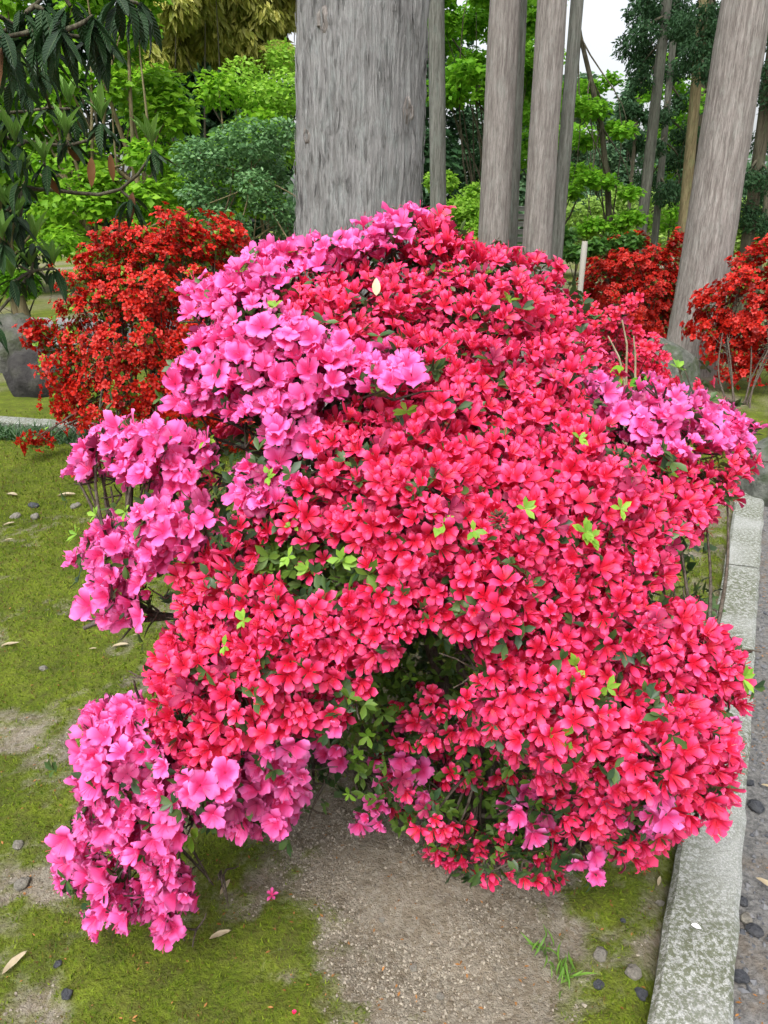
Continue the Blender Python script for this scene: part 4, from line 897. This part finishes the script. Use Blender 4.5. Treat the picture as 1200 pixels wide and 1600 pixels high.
# green gap in the front of the red bush
def in_region(poly, n, y0, y1):
    p = np.array(poly, float); out = []
    while len(out) < n:
        x, y = rng.uniform(p[:, 0].min(), p[:, 0].max()), rng.uniform(p[:, 1].min(), p[:, 1].max())
        if inpoly(np.array([x]), np.array([y]), poly)[0]: out.append(at(x, y, ysurf(x, y)[0] + rng.uniform(y0, y1)))
    return np.array(out)
P = in_region(PGAP, 80, -.02, .07); Rm, PP, S = rosettes(P, norm(P - CB + rng.normal(size=P.shape) * .3), 6, .030)
pieces('leaf', red, LEAFAZ, Rm, PP, S, M['az_in'], 60, 16, 'gap_leaves')
P = in_region(PIN, 560, -.08, .22); P = P[P[:, 2] > .06]; Rm, PP, S = rosettes(P, norm(rng.normal(size=P.shape) * .6 + [0, -.3, .8]), 5, .024)
pieces('leaf', red, LEAFAZ, Rm, PP, S, M['az_in'], 80, 12, 'inner_leaves')
PTOP = [(330, 440), (420, 400), (560, 390), (640, 370), (720, 370), (880, 410), (930, 500), (640, 520), (440, 500), (340, 490)]
P = in_region(PTOP, 260, .08, .18); Rm, PP, S = rosettes(P, norm(P - CB + rng.normal(size=P.shape) * .4), 5, .03)
pieces('leaf', red, LEAFAZ, Rm, PP, S, M['az_leaf'], 0, 16, 'upper_leaves')
# leaves through the inside of the mound
n = 5200; d = norm(rng.normal(size=(n, 3))); P = np.array([.13, 1.72, .5]) + d * np.array([.72, .55, .78]) * (rng.random((n, 1)) ** .5); X, Y_, _ = proj(P); ok = (P[:, 2] > .12) & (P[:, 1] > ysurf(X, Y_) + .07) & ~(inpoly(X, Y_, PIN) & (P[:, 1] < 1.75)); P = P[ok]
Rm, PP, S = rosettes(P, norm(rng.normal(size=P.shape) + [0, 0, .8]), 3, .03)
pieces('leaf', red, LEAF4, Rm, PP, S, M['az_leaf'], 0, 12, 'core_leaves')
# new lime shoots standing out of the blossom
NEW = [(690, 815, 4, .040), (915, 832, 9, .036), (925, 840, 6, .03), (300, 1308, 6, .046), (285, 1330, 4, .036), (820, 795, 4, .03), (465, 395, 5, .034), (380, 425, 5, .03), (440, 440, 6, .03), (430, 480, 5, .028), (590, 615, 4, .036), (635, 643, 6, .034), (760, 427, 6, .03), (795, 470, 6, .03), (905, 685, 5, .028), (970, 795, 5, .026), (948, 1075, 5, .03), (872, 1150, 5, .04), (1025, 1315, 6, .036), (130, 1142, 4, .04), (150, 805, 6, .028), (195, 800, 4, .034), (1058, 575, 8, .034), (535, 875, 5, .042), (480, 890, 4, .03), (450, 870, 4, .03), (700, 425, 5, .026), (520, 555, 5, .026), (420, 745, 5, .03), (165, 880, 5, .03), (900, 1040, 5, .03), (655, 1170, 5, .028), (575, 1150, 5, .034), (560, 1180, 5, .03), (545, 1240, 5, .026), (1160, 1060, 5, .034), (1010, 1270, 4, .03), (325, 690, 4, .034), (1075, 700, 5, .03), (1130, 715, 5, .03), (380, 970, 4, .028), (120, 835, 4, .03), (640, 1060, 5, .024), (810, 1150, 4, .026), (460, 820, 5, .028), (350, 1010, 4, .026), (1045, 740, 5, .026), (740, 830, 4, .028), (520, 620, 3, .03), (175, 1330, 4, .028)]
P, n_, k_, s_ = [], [], [], []
for x, y, k, s in NEW:
    k = int(k * 1.5)
    c = at(x, y, ysurf(x, y)[0] - .065); nn = norm(c - CB + np.array([0, -.35, .25]))
    P.append(np.repeat(c[None], k, 0)); n_.append(np.repeat(nn[None], k, 0)); s_.append(np.full(k, s))
P, n_, s_ = np.concatenate(P), np.concatenate(n_), np.concatenate(s_); u = norm(np.cross(n_, rng.normal(size=n_.shape))); yd = norm(u + n_ * (.25 + .6 * rng.random((len(P), 1))))
pieces('leaf', red, LEAFAZ, frames_y(yd, n_), P, s_ * (.5 + .4 * rng.random(len(P))), M['az_new'], 160, 4, 'young_leaves')
# stems
def stems_for(bush_, base, pads, mains, r0):
    pr = []; ms = []
    for f, w in mains:
        f = np.asarray(f, float); w = np.array(w, float); kk = np.linspace(0, 1, 16); t_ = np.linspace(0, 1, len(w)); pts = np.stack([np.interp(kk, t_, w[:, a]) for a in range(3)], 1)
        pts[1:-1] = (pts[:-2] + 2 * pts[1:-1] + pts[2:]) / 4
        V, F = tube(pts, np.linspace(f * 1.0, f * .5, 16), 10, .14, 3, 9, 1.2); link('stem', mesh_np('stem', V - base, F, None, True, M['az_stem']), bush_); ms.append(pts)
    allp = np.concatenate([m_[4:] for m_ in ms])
    for p_ in pads:
        tgt = p_[:3] - p_[4:7] * .015; d_ = np.linalg.norm((allp - tgt) * [1, 1, .8], axis=1) + .5 * np.maximum(allp[:, 2] - tgt[2] + .1, 0); j = int(np.argmin(d_))
        pr.append(limb(allp[j], tgt, .0055, .002, 9, .07, .03, 5))
        for _ in range(3):
            q = rng.normal(size=3) * p_[3] * .45; q = tgt + q - p_[4:7] * max(0, float(q @ p_[4:7])); pr.append(limb(tgt - p_[4:7] * .03, q, .0026, .0014, 4, .08, 0, 4))
    V, F = join(pr); link('twigs', mesh_np('twigs', V - base, F, None, True, M['az_stem']), bush_, kind='stuff')
g0 = lambda x, y: gnd(x, y) - [0, 0, .03]
stems_for(red, base_r, rPad, [
    (.021, [g0(745, 1320), at(735, 1180, 1.47), at(690, 1060, 1.5), at(668, 1000, 1.52), [.08, 1.6, 1.0], [.05, 1.65, 1.25]]),
    (.016, [g0(750, 1315), at(745, 1150, 1.45), at(800, 1050, 1.5), [.35, 1.5, .85], [.45, 1.55, 1.1]]),
    (.014, [g0(735, 1310), at(640, 1170, 1.5), at(600, 1120, 1.47), at(520, 1060, 1.4), at(430, 1020, 1.3), at(330, 1010, 1.22)]),
    (.014, [g0(760, 1315), at(850, 1220, 1.4), at(930, 1120, 1.3), at(1030, 1060, 1.25), at(1100, 1050, 1.22)]),
    (.013, [g0(885, 1345), at(895, 1310, 1.28), at(920, 1240, 1.2), at(980, 1180, 1.15), at(1060, 1190, 1.1)]),
    (.013, [g0(735, 1320), at(750, 1200, 1.42), at(720, 1050, 1.4), at(700, 900, 1.3), at(760, 830, 1.3)]),
    (.012, [g0(725, 1300), at(660, 1100, 1.55), at(560, 960, 1.5), [-.1, 1.5, .95], [-.15, 1.55, 1.1]]),
    (.012, [g0(755, 1300), [.3, 1.75, .5], [.35, 1.9, .9], [.3, 2.0, 1.15]])], .02)
stems_for(pink, base_p, pPad, [
    (.015, [g0(655, 1280), at(600, 1150, 1.6), at(540, 950, 1.6), at(465, 740, 1.6), at(440, 640, 1.62)]),
    (.012, [g0(650, 1275), at(560, 1130, 1.55), at(450, 990, 1.5), at(350, 960, 1.48), at(230, 965, 1.45), at(190, 900, 1.45)]),
    (.010, [g0(645, 1285), at(560, 1200, 1.45), at(440, 1180, 1.35), at(300, 1220, 1.25), at(200, 1270, 1.22)]),
    (.010, [g0(660, 1275), [.3, 1.75, .45], [.6, 1.75, .8], at(1050, 690, 1.78)]),
    (.008, [g0(665, 1285), at(720, 1270, 1.45), at(800, 1280, 1.4), at(900, 1320, 1.3)])], .014)
for w in ([(290, 962, 1.47), (230, 968, 1.45), (185, 972, 1.44), (140, 968, 1.43), (115, 966, 1.42)], [(160, 970, 1.43), (145, 975, 1.42), (130, 982, 1.41)]):
    pts = np.array([at(*q) for q in w]); V, F = tube(pts, np.linspace(.007, .0045, len(pts)), 7); link('dead_twig', mesh_np('dead_twig', V - base_p, F, None, True, M['az_stem']), pink)
for a_ in np.linspace(2.2, 6.9, 8):
    L_ = .10 + .10 * rng.random(); e_ = base_r + np.array([math.cos(a_) * L_, math.sin(a_) * L_, 0]); w = [base_r + [0, 0, .05], base_r + (e_ - base_r) * .35 + [0, 0, .045], base_r + (e_ - base_r) * .7 + np.array([rng.normal() * .02, 0, .03]), e_ + [0, 0, -.01]]
    V, F = tube(bez(*w, 12), np.linspace(.013, .004, 12), 8, .15, 4, 12, 1.2); link('root', mesh_np('root', V - base_r, F, None, True, M['az_stem']), red)
# cone caught in the blossom, pale leaf
c = at(779, 812, ysurf(779, 812)[0] - .075); V, F = [], []
cn = link('cedar_cone', None, None, [float(v) for v in c], 'small brown cedar cone caught among the rose red blossom', 'cone'); cn.empty_display_size = .02
cs = mesh_np('cone_scale', *leafN(2, .4, .15, -.2), False, M['cone'])
for k in range(46):
    z = 1 - 2 * (k + .5) / 46; a = k * 2.4; r = math.sqrt(1 - z * z); o = link('scale', cs, cn); nn = np.array([[r * math.cos(a), r * math.sin(a), z]])
    Mx = Matrix([list(map(float, q)) for q in frames_y(nn + [0, 0, .5], nn)[0]]).to_4x4() @ Matrix.Scale(.010, 4); Mx.translation = Vector([float(v) * .009 for v in nn[0]]); o.matrix_local = Mx
def dropped(name, label, cat, pos, length, mat, w=.18, droop=.15, fold=.1, yd=None, up=(0, 0, 1), group=None, templ=None):
    V, F, A = templ or leafN(8, w, fold, droop, .01)
    yd = np.array([yd if yd is not None else [math.cos(rng.random() * 6.28), math.sin(rng.random() * 6.28), 0]], float)
    o = link(name, mesh_np(name, V * length, F, A, True, mat), None, None, label, cat, group)
    Mx = Matrix([list(map(float, r)) for r in frames_y(yd, np.array([up], float))[0]]).to_4x4(); Mx.translation = Vector([float(v) for v in pos]); o.matrix_local = Mx; return o
dropped('fallen_leaf', 'cream coloured dry leaf stuck upright in the rose red blossom', 'leaf', at(588, 462, ysurf(588, 462)[0] - .05), .036, M['cream'], .24, .1, .1, [.0, .15, 1], (0, -1, .1))
print('bush done')

# ------------------------------------------------------------------ drooping dark-leaved branch at the left
lb = np.array([-2.9, 3.3, 0.]); loq = thing('large_leaved_tree', 'tree with long glossy dark leaves and fresh upright shoots reaching over the moss', 'tree', lb)
LQ = [leafN(8, .125, .06, .22, .01), leafN(8, .115, .07, .45, .01), leafN(8, .135, .05, .1, .01)]
LQN = [leafN(6, .10, .09, .12), leafN(6, .09, .08, .25)]
W = [(0, 60, 2.2), (40, 20, 2.3), (95, 45, 2.2), (145, 25, 2.3), (185, 0, 2.4), (215, 5, 2.5), (20, 120, 2.6), (15, 180, 3.0), (75, 165, 3.2), (110, 170, 3.2), (160, 195, 3.1), (238, 235, 3.0), (105, 220, 3.1), (35, 290, 2.9), (0, 240, 3.0), (55, 385, 3.1), (50, 425, 3.1), (5, 380, 2.9), (10, 330, 3.0), (205, 310, 3.05), (-40, 150, 2.8), (-60, 300, 2.9), (-70, 420, 3.1), (-40, 40, 2.4), (-90, 220, 2.8), (65, 110, 2.9), (-30, 470, 3.0), (-18, 505, 2.9), (60, 60, 2.3), (20, 90, 2.4), (110, 10, 2.3), (-10, 20, 2.3), (70, 15, 2.3), (150, 60, 2.4), (40, 140, 2.8), (25, 230, 2.9), (70, 260, 3.0), (30, 345, 3.0), (85, 420, 3.1), (20, 440, 3.0)]
dP, dR, dS, nP, nR, nS, bP2, bR2, bS2, tips = [], [], [], [], [], [], [], [], [], []
for k, (x, y, Yw) in enumerate(W):
    c = at(x, y, Yw); tips.append(c); nd_ = rng.integers(7, 10)
    for a in rng.random() * 6.28 + np.arange(nd_) * 6.283 / nd_:
        a += rng.normal() * .2; drp = -.35 - 1.3 * rng.random(); y_ = norm([math.cos(a), math.sin(a), drp]); dP.append(c + rng.normal(size=3) * .008); dR.append(frames_y([y_], [[math.cos(a) * .5, math.sin(a) * .5, 1]])[0]); dS.append((.105 if y > 70 else .125) * (.6 + .65 * rng.random()))
    if y > 90 and (x, y) not in ((205, 310), (15, 560)):
        nn_ = rng.integers(6, 9)
        for a in rng.random() * 6.28 + np.arange(nn_) * 6.283 / nn_:
            y_ = norm([math.cos(a) * .5, math.sin(a) * .5, 1.0 + .3 * rng.random()]); nP.append(c + [0, 0, .012]); nR.append(frames_y([y_], [[-math.cos(a), -math.sin(a), .4]])[0]); nS.append(.125 * (.7 + .5 * rng.random()))
    if k % 12 == 0:
        y_ = norm([rng.normal() * .4, rng.normal() * .4, -1]); bP2.append(c - [0, 0, .02]); bR2.append(frames_y([y_], [[0, -1, .3]])[0]); bS2.append(.10)
for x, y, Yw in [(207, 300, 3.05), (143, 245, 3.1), (172, 240, 3.1)]:
    bP2.append(at(x, y, Yw)); bR2.append(frames_y([[.12 * rng.normal(), -.1, -1]], [[.3, -1, .2]])[0]); bS2.append(.09 + .03 * rng.random())
pieces('leaf', loq, LQ, np.array(dR), np.array(dP), np.array(dS), M['loq'], 300, 3)
pieces('young_leaf', loq, LQN, np.array(nR), np.array(nP), np.array(nS), M['loq_new'], 180, 3)
pieces('withered_leaf', loq, LQ, np.array(bR2), np.array(bP2), np.array(bS2), M['loq_brown'], 30, 2)
tr = bez(lb - [0, 0, .05], lb + [0, 0, 1], lb + [.1, -.2, 1.8], lb + [.3, -.4, 2.9], 16); V, F = tube(tr, np.linspace(.07, .035, 16), 12, .08, 2, 6, 1.3); link('trunk', mesh_np('trunk', V - lb, F, None, True, M['bark_dark']), loq)
# main boughs named by the pixels they pass
for w in ([tr[12], at(-60, 90, 2.5), at(20, 45, 2.35), at(60, 10, 2.3), at(90, -30, 2.3)], [tr[11], at(-40, 100, 2.5), at(15, 52, 2.4), at(50, 38, 2.3), at(95, 48, 2.25)], [tr[8], at(-40, 160, 3.0), at(15, 186, 3.1), at(60, 165, 3.15), at(78, 168, 3.15)],
          [tr[6], at(-20, 300, 3.1), at(60, 290, 3.1), at(110, 298, 3.1), at(150, 312, 3.08), at(190, 308, 3.05), at(215, 285, 3.03), at(238, 240, 3.0)], [tr[5], at(-60, 380, 3.1), at(0, 400, 3.1), at(50, 425, 3.1)], [tr[9], at(-40, 200, 3.0), at(40, 225, 3.1), at(100, 225, 3.1), at(140, 240, 3.1), at(160, 200, 3.1)]):
    w = np.array(w); k = np.r_[0, np.cumsum(np.linalg.norm(np.diff(w, axis=0), axis=1))]; kk = np.linspace(0, k[-1], 22); pts = np.stack([np.interp(kk, k, w[:, a]) for a in range(3)], 1)
    for _ in range(2): pts[1:-1] = (pts[:-2] + 2 * pts[1:-1] + pts[2:]) / 4
    V, F = tube(pts, np.linspace(.015, .005, 22), 8, .1, 3, 12, 1.3); link('bough', mesh_np('bough', V - lb, F, None, True, M['bark_dark']), loq); tips_ = pts
    try: allb = np.r_[allb, pts[4:]]
    except NameError: allb = pts[4:]
pr = []
for c in tips:
    j = int(np.argmin(np.linalg.norm(allb - c, axis=1))); pr.append(limb(allb[j], c, .007, .005, 6, .06, -.03, 6))
V, F = join(pr); link('twigs', mesh_np('twigs', V - lb, F, None, True, M['bark_dark']), loq, kind='stuff')

# ------------------------------------------------------------------ ground cover and litter
def on_ground(n, x0, x1, y0, y1):
    P = np.stack([rng.uniform(x0, x1, n), y0 + (y1 - y0) * rng.random(n) ** 1.7, np.zeros(n)], 1); return P
P = on_ground(420000, -3.4, 3.0, .75, 6.2); X, Y_, _ = proj(P); P = P[(X > -60) & (X < 1260) & (Y_ < 1660) & (side(P) < -.01)]
m_ = moss_at(P) + .25 * (rng.random(len(P)) - .5); P = P[(m_ + .5 * (fbm(P * 24 + 2, 3, 41) - .5) > .52) & (rng.random(len(P)) < np.clip((6.3 - P[:, 1]) / 3, 0, 1))][:150000]; P[:, 2] = ground_z(P) - .002; n = len(P)
BLADE = [(np.array([[-.16, 0, 0], [.16, 0, 0], [.1, .25, 1.]]), np.array([[0, 1, 2]]), np.zeros((3, 3))), (np.array([[-.2, 0, 0], [.2, 0, 0], [-.3, .3, .8]]), np.array([[0, 1, 2]]), np.zeros((3, 3)))]
V, F, A = batch(BLADE, frames(rng.normal(size=(n, 3)) * .45 + [0, 0, 1]), P, .0105 * (.4 + 1.0 * rng.random(n)) * (1 + .25 * np.maximum(P[:, 1] - 1.2, 0)))
link('moss', mesh_np('moss', V, F, A, False, M['moss']), kind='stuff', label='green moss tufts covering the soil', cat='moss')
STN = [stone(0, .7), stone(0, .55), stone(0, .65), stone(0, .8)]
P = on_ground(70000, -1.2, 1.0, .9, 2.0); q = gnd(640, 1400); q2 = gnd(480, 1330); q3 = gnd(640, 1480)
wgt = sum(np.exp(-((P[:, 0] - g_[0]) ** 2 + (P[:, 1] - g_[1]) ** 2) / s_ ** 2) for g_, s_ in ((q, .22), (q2, .2), (q3, .16), (gnd(930, 1380), .12)))
P = P[(moss_at(P) < .5) & (side(P) < -.03) & (rng.random(len(P)) < .14 + wgt * .8 * (fbm(P * 9, 3, 4) > .42))]; P[:, 2] = ground_z(P) + .0005; n = len(P)
V, F, A = batch(STN, frames(rng.normal(size=(n, 3)) * .5 + [0, 0, 1]), P, .0034 * (.5 + 1.2 * rng.random(n) ** 2.2)); link('gravel', mesh_np('gravel', V, F, A, False, M['gravel']), kind='stuff', label='pale fine gravel scattered on bare soil', cat='gravel')
k_ = rng.random(5200); P = K0 + kd * (rng.random((5200, 1)) ** 1.5 * 4.5 - .6) + kn * (.16 + .8 * k_[:, None] ** 1.2); P[:, 2] = -.003; n = len(P)
V, F, A = batch(STN, frames(rng.normal(size=(n, 3)) * .5 + [0, 0, 1]), P, .0065 * (.4 + 1.7 * rng.random(n) ** 3)); link('path_gravel', mesh_np('path_gravel', V, F, A, False, M['gravel_dark']), kind='stuff', label='dark crushed stone on the path beyond the kerb', cat='gravel')
P1 = on_ground(2600, -1.8, .9, .8, 3.5); P1 = P1[side(P1) < .14]; P1[:, 2] = ground_z(P1) + .003; P2 = K0 + kd * (rng.random((5200, 1)) * 3 - .3) + kn * (.16 + .5 * rng.random((5200, 1))); P2 = P2[fbm(P2 * 5, 3, 3) > .5]; P2[:, 2] = .003
P = np.r_[P1, P2]; n = len(P); V, F, A = batch([leafN(1, .12, .02, .05), leafN(2, .2, .02, .1)], frames_y(rng.normal(size=(n, 3)) * [1, 1, .08], np.repeat([[0, 0, 1.]], n, 0)), P, .010 * (.4 + rng.random(n)))
link('needle_litter', mesh_np('needle_litter', V, F, A, False, M['litter']), kind='stuff', label='rusty brown needles and scales littering the ground', cat='litter')
# mondo grass along the far kerb
n = 5200; s_ = rng.random(n); P = B0 + bd * (s_ * BL)[:, None] - bn * (.05 + .22 * rng.random((n, 1))); P[:, 2] = .0; keep = fbm(P * 2.2, 2, 9) > .42; P = P[keep]; n = len(P)
V, F, A = batch([leafN(3, .035, .02, .7), leafN(3, .03, .02, 1.0)], frames_y(np.c_[rng.normal(size=(n, 2)) * .6, np.ones(n)], norm(rng.normal(size=(n, 3)) + [0, -.5, .5])), P, .10 * (.6 + .7 * rng.random(n)))
link('mondo_grass', mesh_np('mondo_grass', V, F, A, True, M['mondo']), kind='stuff', label='dark tufted mondo grass along the far kerb', cat='grass')
# grass tuft near the kerb
for (px, py, lab, nb) in [(850, 1490, 'thin grass tuft on bare soil beside the mossy kerb strip', 16), (880, 1525, 'dense little grass tuft next to the pale oval pebble', 26)]:
    c = gnd(px, py); t = thing('grass_tuft', lab, 'grass', c, 'grass tufts by the kerb'); P = np.c_[rng.normal(size=(nb, 2)) * .012, np.zeros(nb)]
    V, F, A = batch([leafN(3, .05, .02, .5)], frames_y(np.c_[rng.normal(size=(nb, 2)) * .4, np.ones(nb)], norm(rng.normal(size=(nb, 3)))), P, .045 * (.6 + .7 * rng.random(nb))); link('blades', mesh_np('blades', V, F, A, True, M['grass']), t, kind='stuff')
# leaves lying about
for px, py, L_, yd, lab in [(175, 1012, .065, (1, .12, 0), 'tan curled dry leaf on moss under the pink branch'), (90, 776, .12, (1, -.12, 0), 'long pale dry leaf on moss near the low scarlet sprig'), (10, 776, .11, (.9, -.5, 0), 'brown curled dry leaf on moss left of the pale long leaf'), (2, 1012, .05, (1, .4, 0), 'tan dry leaf tip on moss at the same height as the curled leaf'),
                            (345, 1408, .045, (.35, .9, 0), 'narrow tan dry leaf on soil beside the lowest pink cluster'), (328, 1476, .05, (1, .35, 0), 'narrow curved dry leaf on moss below the lowest pink cluster'), (5, 823, .06, (.9, .5, 0), 'grey brown dry leaf on moss near the small stones'), (8, 848, .04, (.9, .2, 0), 'small tan dry leaf on moss edge'), (14, 1012, .04, (1, .3, 0), 'small brown leaf scrap on the moss'),
                            (1028, 1384, .03, (.5, .9, 0), 'pale oval dry leaf beside the granite kerb'), (1188, 1230, .04, (.8, -.6, 0), 'cream dry leaf on the dark path'), (1180, 1376, .06, (.5, -.8, 0), 'long cream dry leaf on the dark path'), (5, 1530, .06, (.6, .9, 0), 'straw coloured dry blade on mossy soil'), (140, 1020, .03, (1, 0, 0), 'pale leaf scrap beside the tan curled leaf'),
                            (208, 998, .02, (1, .3, 0), 'tiny pale leaf scrap on moss'), (88, 690, .07, (.2, 1, 0), 'pale straw leaf caught on the mondo grass')]:
    c = gnd(px, py); c[2] = (ground_z(c[None])[0] if side(c[None])[0] < 0 else 0) + .010; dropped('fallen_leaf', lab, 'leaf', c, L_, M['dry'], .14, -.12, .12, yd, group='dry leaves on the ground')
c = gnd(1080, 1445, .045); o = dropped('petal_scrap', 'white petal scrap lying on the granite kerb', 'petal', c, .022, plain_mat('white_petal', (.8, .8, .8), (.88, .88, .88), 30), .3, .1, .1, (1, -.4, 0))
# fallen flower
c = gnd(425, 1405); c[2] = ground_z(c[None])[0] + .012; V, F, A = flower(.017, .62, .02, .3, (4, 4), 3)
o = link('fallen_flower', mesh_np('fallen_flower', V, F, A, True, M['pink']), None, [float(v) for v in c], 'single pink flower fallen on the gravelly soil', 'flower'); o.rotation_euler = (.15, -.1, .3)
c = gnd(460, 1598); c[2] = ground_z(c[None])[0] + .006; V, F, A = leafN(4, .4, .1, .1); o = link('fallen_petal', mesh_np('fallen_petal', V * .012, F, A, True, M['red']), None, [float(v) for v in c], 'red petal fallen on the moss', 'petal')
for px, py, s, mt, lab in [(28, 1321, .016, 'pebble', 'pale rounded pebble on mossy soil near the lowest pink cluster'), (92, 1512, .009, 'pebble_dark', 'small black pebble on mossy soil'), (106, 1562, .014, 'pebble_dark', 'slate grey pebble beside the cracked soil'), (938, 1493, .017, 'pebble', 'pale oval pebble in moss near the kerb'), (990, 1524, .020, 'pebble', 'flat grey stone pressed against the kerb'), (934, 1541, .012, 'pebble_dark', 'dark slate pebble in moss near the kerb'), (1002, 1552, .015, 'pebble_dark', 'dark stone between flat grey stone and kerb'), (973, 1440, .007, 'pebble_dark', 'little dark pebble in the moss patch'),
                           (1032, 1405, .010, 'pebble', 'small tan pebble against the kerb'), (34, 1382, .02, 'pebble', 'flat tan stone half sunk in soil'), (53, 792, .03, 'pebble_dark', 'black stone on moss near the long pale leaf'), (25, 808, .03, 'pebble', 'grey stone on moss by the grey brown leaf'), (118, 792, .03, 'pebble', 'flat stone on moss below the scarlet sprig'), (55, 808, .03, 'pebble', 'sunken grey stone on moss'), (68, 1047, .016, 'pebble', 'grey stone sunk in bare soil beside the moss'), (597, 1440, .007, 'pebble', 'cream pebble on the gravelly soil'), (646, 1512, .009, 'pebble', 'white cream pebble on bare soil'), (688, 1556, .009, 'pebble', 'pale flat pebble on bare soil'),
                           (1182, 1262, .024, 'pebble_dark', 'flat slate stone on the path'), (1165, 1437, .016, 'pebble', 'pale grey stone on the path'), (1178, 1455, .018, 'pebble_dark', 'dark angular stone on the path'), (1156, 1528, .018, 'pebble_dark', 'bluish dark stone on the path'), (1172, 1224, .012, 'pebble_dark', 'small slate stone on the path'), (1160, 1410, .014, 'pebble_dark', 'dark chip on the path by the kerb')]:
    c = gnd(px, py); c[2] = (ground_z(c[None])[0] if side(c[None])[0] < 0 else 0) + s * .25; V, F, A = stone(2, .55); o = link('pebble', mesh_np('pebble', V * s, F, A, True, M[mt]), None, [float(v) for v in c], lab, 'pebble', 'loose stones on the ground'); o.rotation_euler = (0, 0, rng.random() * 6)
print('objects', len(bpy.data.objects), 'tris', sum(sum(max(0, len(p.vertices) - 2) for p in m.polygons) for m in bpy.data.meshes))
